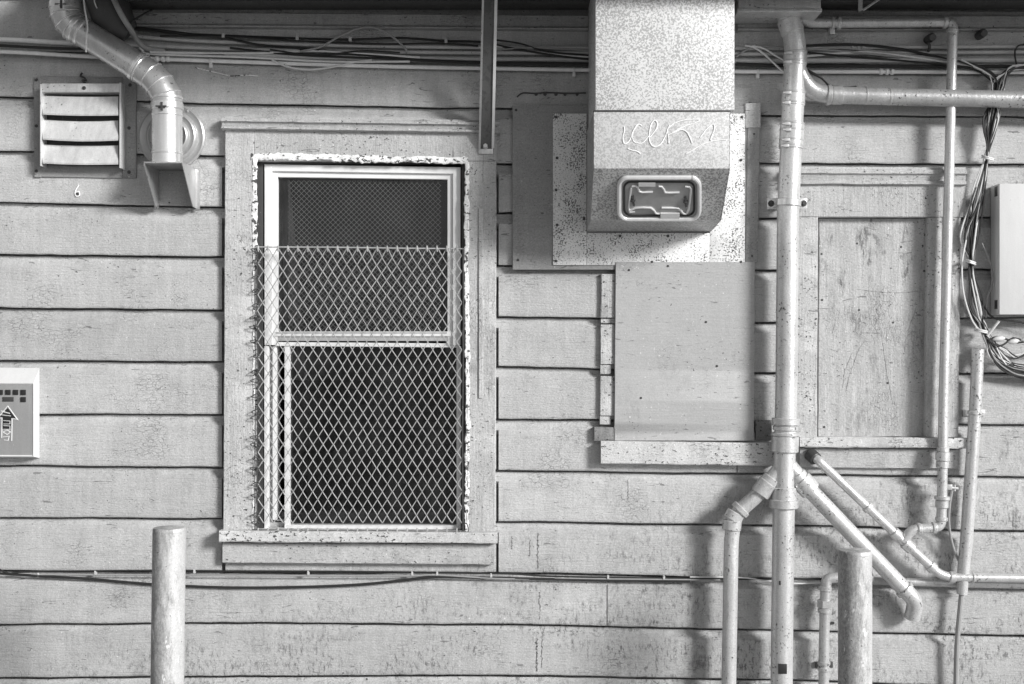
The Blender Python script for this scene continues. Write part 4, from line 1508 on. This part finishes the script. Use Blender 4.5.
cable([(131, 27, 0.06), (150, 29, 0.04), (190, 34, 0.036), (225, 38, 0.036), (260, 45, 0.036), (300, 48, 0.036)], 1.3, 'black', 'black cable sagging across from the flue to the middle conduits')
cable([(132, 29, 0.06), (170, 33, 0.034), (223, 35.5, 0.034), (290, 38, 0.034), (350, 39.5, 0.034), (400, 38, 0.034), (446, 41, 0.034), (480, 42, 0.034), (510, 48, 0.034), (560, 56, 0.034), (596, 60, 0.034)], 1.2, 'black',
      'long black cable held in small pale clips above the conduits')
cable([(300, 51.5, 0.04), (320, 47, 0.045), (340, 36, 0.045), (358, 28.5, 0.04), (374, 27.5, 0.04), (390, 35, 0.045), (403, 46, 0.045), (409, 54, 0.04)], 1.1, 'grey_c', 'grey cable looping up in a high arc between silver duct and strut')
cable([(272, 60, 0.035), (287, 66.5, 0.035), (310, 69.5, 0.035), (335, 66.5, 0.035), (355, 62, 0.035), (372, 60, 0.035)], 1.0, 'pale_c', 'pale cable hanging in a shallow loop below the bright conduit')
cable([(150, 52, 0.05), (200, 53, 0.036), (260, 53, 0.036), (312, 51, 0.036), (350, 53, 0.036), (420, 57.5, 0.036)], 1.2, 'pale_c', 'pale cable lying along the conduits right of the silver duct')
cable([(136, 41, 0.06), (143, 51, 0.05), (151, 54, 0.04), (240, 57, 0.036), (330, 61.5, 0.036), (410, 61.5, 0.036)], 1.1, 'pale_c', 'pale cable dropping from the flue then level above the bright conduit')
cable([(300, 49, 0.034), (335, 52, 0.034), (380, 56, 0.034), (420, 60, 0.034), (500, 63, 0.034), (590, 64, 0.034)], 1.6, 'black', 'thick black cable in the shadow above the bright conduit')
cable([(496, 46, 0.034), (530, 51, 0.034), (560, 55, 0.034), (596, 57.5, 0.034)], 0.9, 'pale_c', 'pale cable slanting down between strut and hood')
cable([(736, 57, 0.036), (748, 49, 0.036), (760, 46.5, 0.036), (790, 48, 0.036), (840, 51, 0.036), (900, 57, 0.036)], 1.1, 'grey_c', 'grey cable arching between hood and drain stack')
cable([(745, 45.5, 0.04), (754, 47.5, 0.04), (764, 54, 0.04), (778, 67, 0.04), (786, 74, 0.04)], 1.0, 'pale_c', 'pale wire slanting steeply down to the drain stack')
cable([(752, 46, 0.042), (764, 48.5, 0.042), (776, 56, 0.042), (788, 62, 0.042)], 0.9, 'pale_c', 'short pale wire slanting down just above the steeper one')
cable([(800, 57, 0.034), (830, 54, 0.034), (870, 52, 0.034), (905, 56, 0.034), (945, 62, 0.034), (975, 67, 0.034), (987, 73, 0.034)], 1.2, 'pale_c', 'pale cable from the drain stack joining the hanging bundle')
cable([(800, 46, 0.036), (850, 44.5, 0.036), (900, 49, 0.036), (950, 60, 0.036), (976, 65.5, 0.036), (990, 74, 0.036), (994, 84, 0.036)], 1.4, 'black', 'black cable sloping from the drain stack into the hanging bundle')
cable([(804, 68, 0.10), (812, 73, 0.11), (822, 78, 0.112), (829, 85, 0.10)], 1.5, 'black', 'short black cable lying on the elbow of the level branch')
cable([(828, 86, 0.09), (838, 86.5, 0.1), (846, 87.5, 0.09), (856, 86.5, 0.06)], 0.9, 'black', 'short black twist resting on the level branch collar')

for pts, rp, mt, lab in (
    ([(160, 36, 0.04), (230, 36.5, 0.04), (300, 41, 0.04), (380, 44, 0.04), (440, 43.5, 0.04), (478, 46, 0.04)], 0.9, 'black', 'thin black cable just under the clipped one, left of the strut'),
    ([(-60, 42, 0.035), (0, 45.5, 0.035), (60, 48.5, 0.035), (110, 49, 0.035)], 1.5, 'black', 'black cable between the two white conduits at the top left'),
    ([(230, 48, 0.036), (300, 55, 0.036), (380, 58.5, 0.036), (460, 62, 0.036), (540, 62.5, 0.036), (596, 64.5, 0.036)], 1.1, 'black', 'black cable crossing down under the arc loop towards the hood'),
    ([(496, 40, 0.036), (520, 43.5, 0.036), (548, 51.5, 0.036), (596, 56, 0.036)], 0.9, 'black', 'thin black cable falling from behind the strut to the hood'),
    ([(496, 50, 0.036), (530, 47.5, 0.036), (560, 49, 0.036), (596, 50.5, 0.036)], 0.8, 'grey_c', 'thin grey cable nearly level between strut and hood'),
    ([(736, 64, 0.03), (790, 66, 0.03), (860, 66, 0.03), (930, 66.5, 0.03), (1010, 66.5, 0.03), (1100, 66, 0.03)], 1.8, 'black', 'thick black cable in the shadow above the bright conduit, right of the hood'),
    ([(802, 52, 0.038), (850, 56.5, 0.038), (900, 60.5, 0.038), (945, 65, 0.038), (975, 70, 0.038), (991, 80, 0.042)], 1.0, 'black', 'black cable lowest of those sloping into the hanging bundle'),
    ([(802, 50.5, 0.038), (840, 48, 0.038), (880, 51.5, 0.038), (930, 57.5, 0.038), (960, 62.5, 0.038), (984, 70, 0.04)], 0.9, 'grey_c', 'grey cable second from the top of those sloping into the hanging bundle'),
    ([(1100, 40, 0.04), (1030, 44, 0.05), (1017, 47, 0.05), (1015, 56, 0.05), (1017, 66, 0.05)], 0.9, 'black', 'black cable dropping across the conduits at the far right'),
    ([(270, 49.5, 0.045), (280, 51, 0.045), (300, 54, 0.045), (330, 54.5, 0.045), (360, 51, 0.045), (400, 52.5, 0.045)], 0.9, 'black', 'thin black cable slack along the conduits below the arc loop')):
    cable(pts, rp, mt, lab)

# ------------------------------------------------------------------ hanging cable bundle on the right
bd = thing('cable_bundle', 'tangled bundle of hanging cables tied with wraps beside the white cabinet', 'cable bundle', P(985, 200, 0.04))
random.seed(21)
spine = [(997, 86, 0.05), (991, 118, 0.06), (988, 150, 0.05), (979, 195, 0.05), (972, 235, 0.055), (971, 262, 0.05), (975, 300, 0.055), (984, 326, 0.06)]
ent_l = [(960, 61, 0.036), (975, 66, 0.036), (988, 72, 0.04)]
ent_r = [(1060, 66, 0.04), (1026, 67.5, 0.04), (1008, 71, 0.045)]
exits = [[(990, 342, 0.06), (1002, 357, 0.055), (1024, 371, 0.05), (1060, 374, 0.05)], [(988, 340, 0.06), (998, 360, 0.055), (1018, 375, 0.05), (1060, 379, 0.05)],
         [(992, 340, 0.06), (1006, 352, 0.055), (1016, 358, 0.05), (1030, 352, 0.05), (1060, 350, 0.05)], [(994, 344, 0.06), (1004, 361, 0.055), (1022, 366, 0.05), (1060, 366, 0.05)]]
for k in range(24):
    w = [random.gauss(0, 1) for _ in range(30)]
    ent = ent_l if k % 3 == 0 else ent_r
    pts = []
    for j, (x, y, d) in enumerate(ent):
        pts.append((x + w[j], y + w[j + 3] * 1.2, d + 0.004 * (k % 4)))
    for j, (x, y, d) in enumerate(spine):
        tie = 1.2 if j in (2, 5, 7) else 3.9
        if j in (3, 4, 6) and k % 5 == 0:
            tie = 6.5
        pts.append((x + max(-1.9, min(1.9, w[8 + j])) * tie, y + (k - 6) * 0.4, d + 0.008 * w[18 + j % 8] * 0.5))
    pts += [(x + w[j] * 1.8, y + w[j + 4] * 2.2, d) for j, (x, y, d) in enumerate(exits[k % 4])]
    m = MB(); m.tube(spline(pts, 5), L(random.choice((0.6, 0.7, 0.85, 1.0))), 6)
    m.build('cable', ('black', 'black', 'pale_c', 'black', 'grey_c', 'black', 'black', 'pale_c')[k % 8], bd)
for pts, mt in (([(982, 243, 0.05), (990, 262, 0.05), (993, 280, 0.05), (987, 300, 0.05), (986, 318, 0.05)], 'grey_c'), ([(977, 290, 0.05), (984, 306, 0.05), (994, 318, 0.05), (1020, 322, 0.05), (1050, 330, 0.05)], 'black'),
                ([(966, 240, 0.06), (962, 265, 0.06), (964, 295, 0.06), (973, 322, 0.06), (984, 334, 0.06)], 'pale_c')):
    m = MB(); m.tube(spline(pts, 5), L(0.9), 6); m.build('cable', mt, bd)
for (x, y, w_) in ((988, 158, 6), (971, 262, 4.5), (982, 331, 7)):
    m = MB()
    for q in (-0.8, 0.9):
        ring = [P(x + w_ * math.cos(a), y + q + 1.6 * math.cos(a), 0.055 + 0.026 * math.sin(a)) for a in [2 * math.pi * i / 14 for i in range(15)]]
        m.tube(ring + [ring[1]], L(0.9), 6, False)
    m.build('tie_wrap', 'pale_c', bd)
for k in range(9):
    e = [random.gauss(0, 1) for _ in range(6)]
    m = MB()
    m.tube(spline([(980 + e[0], 322, 0.06), (985 + e[1], 338, 0.065), (993 + e[2] * 1.5, 352 + k * 0.8, 0.06), (1006 + e[3] * 2, 361 + k * 1.2, 0.055), (1024, 366 + k * 1.3 + e[4], 0.055), (1062, 369 + k, 0.05)], 4), L(random.choice((0.7, 0.9, 1.1))), 6)
    m.build('cable', ('black', 'pale_c', 'black', 'grey_c')[k % 4], bd)
# splices: two pale fat connectors and a stiff tail
m = MB(); m.tube([P(987, 336, 0.07), P(999, 321, 0.085)], L(1.4), 8); m.build('stiff_tail', 'pale_c', bd)
m = MB()
m.tube(spline([(988, 340, 0.07), (996, 337, 0.07), (1002, 337.5, 0.07), (1008, 340, 0.07), (1014, 343, 0.07), (1030, 341, 0.07)], 3), L(0.9), 6)
m.tube(spline([(989, 341, 0.072), (999, 346, 0.072), (1006, 343, 0.072), (1013, 338, 0.072), (1030, 343, 0.072)], 3), L(0.9), 6)
m.build('twisted_pair', 'black', bd)
for (xa, ya, xb, yb) in ((993, 339.5, 1005, 338), (1008, 342.5, 1019, 340.5), (1021, 340, 1034, 339)):
    m = MB()
    a, b = P(xa, ya, 0.074), P(xb, yb, 0.074)
    m.tube([a, a.lerp(b, 0.25), a.lerp(b, 0.75), b], [L(0.8), L(2.6), L(2.6), L(0.8)], 10)
    m.build('splice', 'pale_c', bd)

# ------------------------------------------------------------------ low cables
GL = 'cables stapled along the wall below the window'
cable([(-60, 560, 0.02), (-10, 566, 0.02), (8, 573, 0.02), (30, 571.8, 0.012), (150, 570.5, 0.010), (225, 571, 0.010), (340, 571.5, 0.010), (500, 573.5, 0.010), (560, 576.5, 0.010), (735, 579, 0.010), (838, 578.5, 0.012)], 0.9, 'black',
      'upper thin black cable running the length of the wall below the window', GL)
cable([(-60, 570, 0.016), (0, 573.5, 0.016), (50, 576.5, 0.014), (90, 579, 0.012), (130, 582.5, 0.012), (165, 585, 0.012), (230, 587.5, 0.012), (300, 587, 0.012), (360, 584.5, 0.012), (405, 580, 0.012), (432, 577, 0.012), (470, 577.5, 0.012), (600, 580, 0.012), (690, 581, 0.012)], 1.3, 'black',
      'thick black cable sagging lowest between left bollard and window sill', GL)
cable([(20, 575, 0.014), (60, 574.5, 0.014), (150, 575, 0.012), (260, 575.5, 0.012), (400, 576, 0.012), (437, 575, 0.014), (500, 578.5, 0.014), (600, 579, 0.012), (720, 580, 0.012)], 0.9, 'grey_c',
      'middle grey cable level between the two black ones', GL)
cable([(690, 577, 0.012), (740, 577.5, 0.012), (765, 580.5, 0.012), (800, 583.5, 0.012), (845, 581, 0.012)], 0.8, 'pale_c', 'short pale cable sagging behind the lower drain stack', GL)
for (x, y) in ((95, 573), (194, 571.5), (308, 573), (412, 573.5), (437, 573.5), (491, 575.5), (608, 577), (664, 577.5), (38, 575)):
    m = MB()
    m.pbox(x - 1.0, y - 1.2, x + 1.1, y + 2.0, 0.018, 0.001, 0.001)
    m.tube([P(x, y - 1.6, 0.012), P(x, y - 1.6, 0.02)], 0.003, 7)
    o = m.build('cable_clip', 'conduit', loc=P(x, y, 0), cat='clip', group='cable clips below the window')
    o['label'] = 'tiny pale clip pinning the thin cables below the window'
for (x, y) in ((223, 35.5), (297, 38), (350, 39.3), (446, 41)):
    m = MB()
    m.pbox(x - 1.4, y - 2.5, x + 1.4, y + 1.8, 0.046, 0.001, 0.001)
    o = m.build('cable_clip', 'conduit', loc=P(x, y, 0), cat='clip', group='cable clips under the eave')
    o['label'] = 'tiny pale clip holding the long black cable under the eave'

# ------------------------------------------------------------------ camera and light
cam = bpy.data.cameras.new('camera')
co = bpy.data.objects.new('camera', cam)
COL.objects.link(co)
co.location = (0, -D, ZC)
co.rotation_euler = (math.radians(90), 0, 0)
cam.sensor_width = 36
cam.lens = 36 * D / (1024 * S)
cam.clip_end = 2000
sc.camera = co

EL, AZ = math.radians(21), math.radians(50)      # sun: up, and round to the right of the wall's normal
dirv = Vector((math.sin(AZ) * math.cos(EL), -math.cos(AZ) * math.cos(EL), math.sin(EL)))
sl = bpy.data.lights.new('sun', 'SUN')
sl.energy = 3.5
sl.angle = math.radians(13)
sl.color = (1, 0.995, 0.985)
so = bpy.data.objects.new('sun', sl)
COL.objects.link(so)
so.rotation_euler = dirv.to_track_quat('Z', 'Y').to_euler()
w = bpy.data.worlds.new('World')
sc.world = w
w.use_nodes = True
t = w.node_tree
bg = t.nodes['Background']
sky = t.nodes.new('ShaderNodeTexSky')
sky.sky_type = 'NISHITA'
sky.sun_disc = False
sky.sun_elevation = EL
sky.sun_rotation = math.atan2(dirv.x, dirv.y)
bw_ = t.nodes.new('ShaderNodeRGBToBW')           # the photograph is black and white
t.links.new(sky.outputs[0], bw_.inputs[0])
t.links.new(bw_.outputs[0], bg.inputs[0])
bg.inputs[1].default_value = 0.088
vs = sc.view_settings
vs.view_transform = 'Standard'
vs.look = 'None'
vs.exposure = 0.36
vs.gamma = 1
sc.render.engine = 'CYCLES'
sc.cycles.use_denoising = True
sc.cycles.max_bounces = 6
sc.cycles.transparent_max_bounces = 8
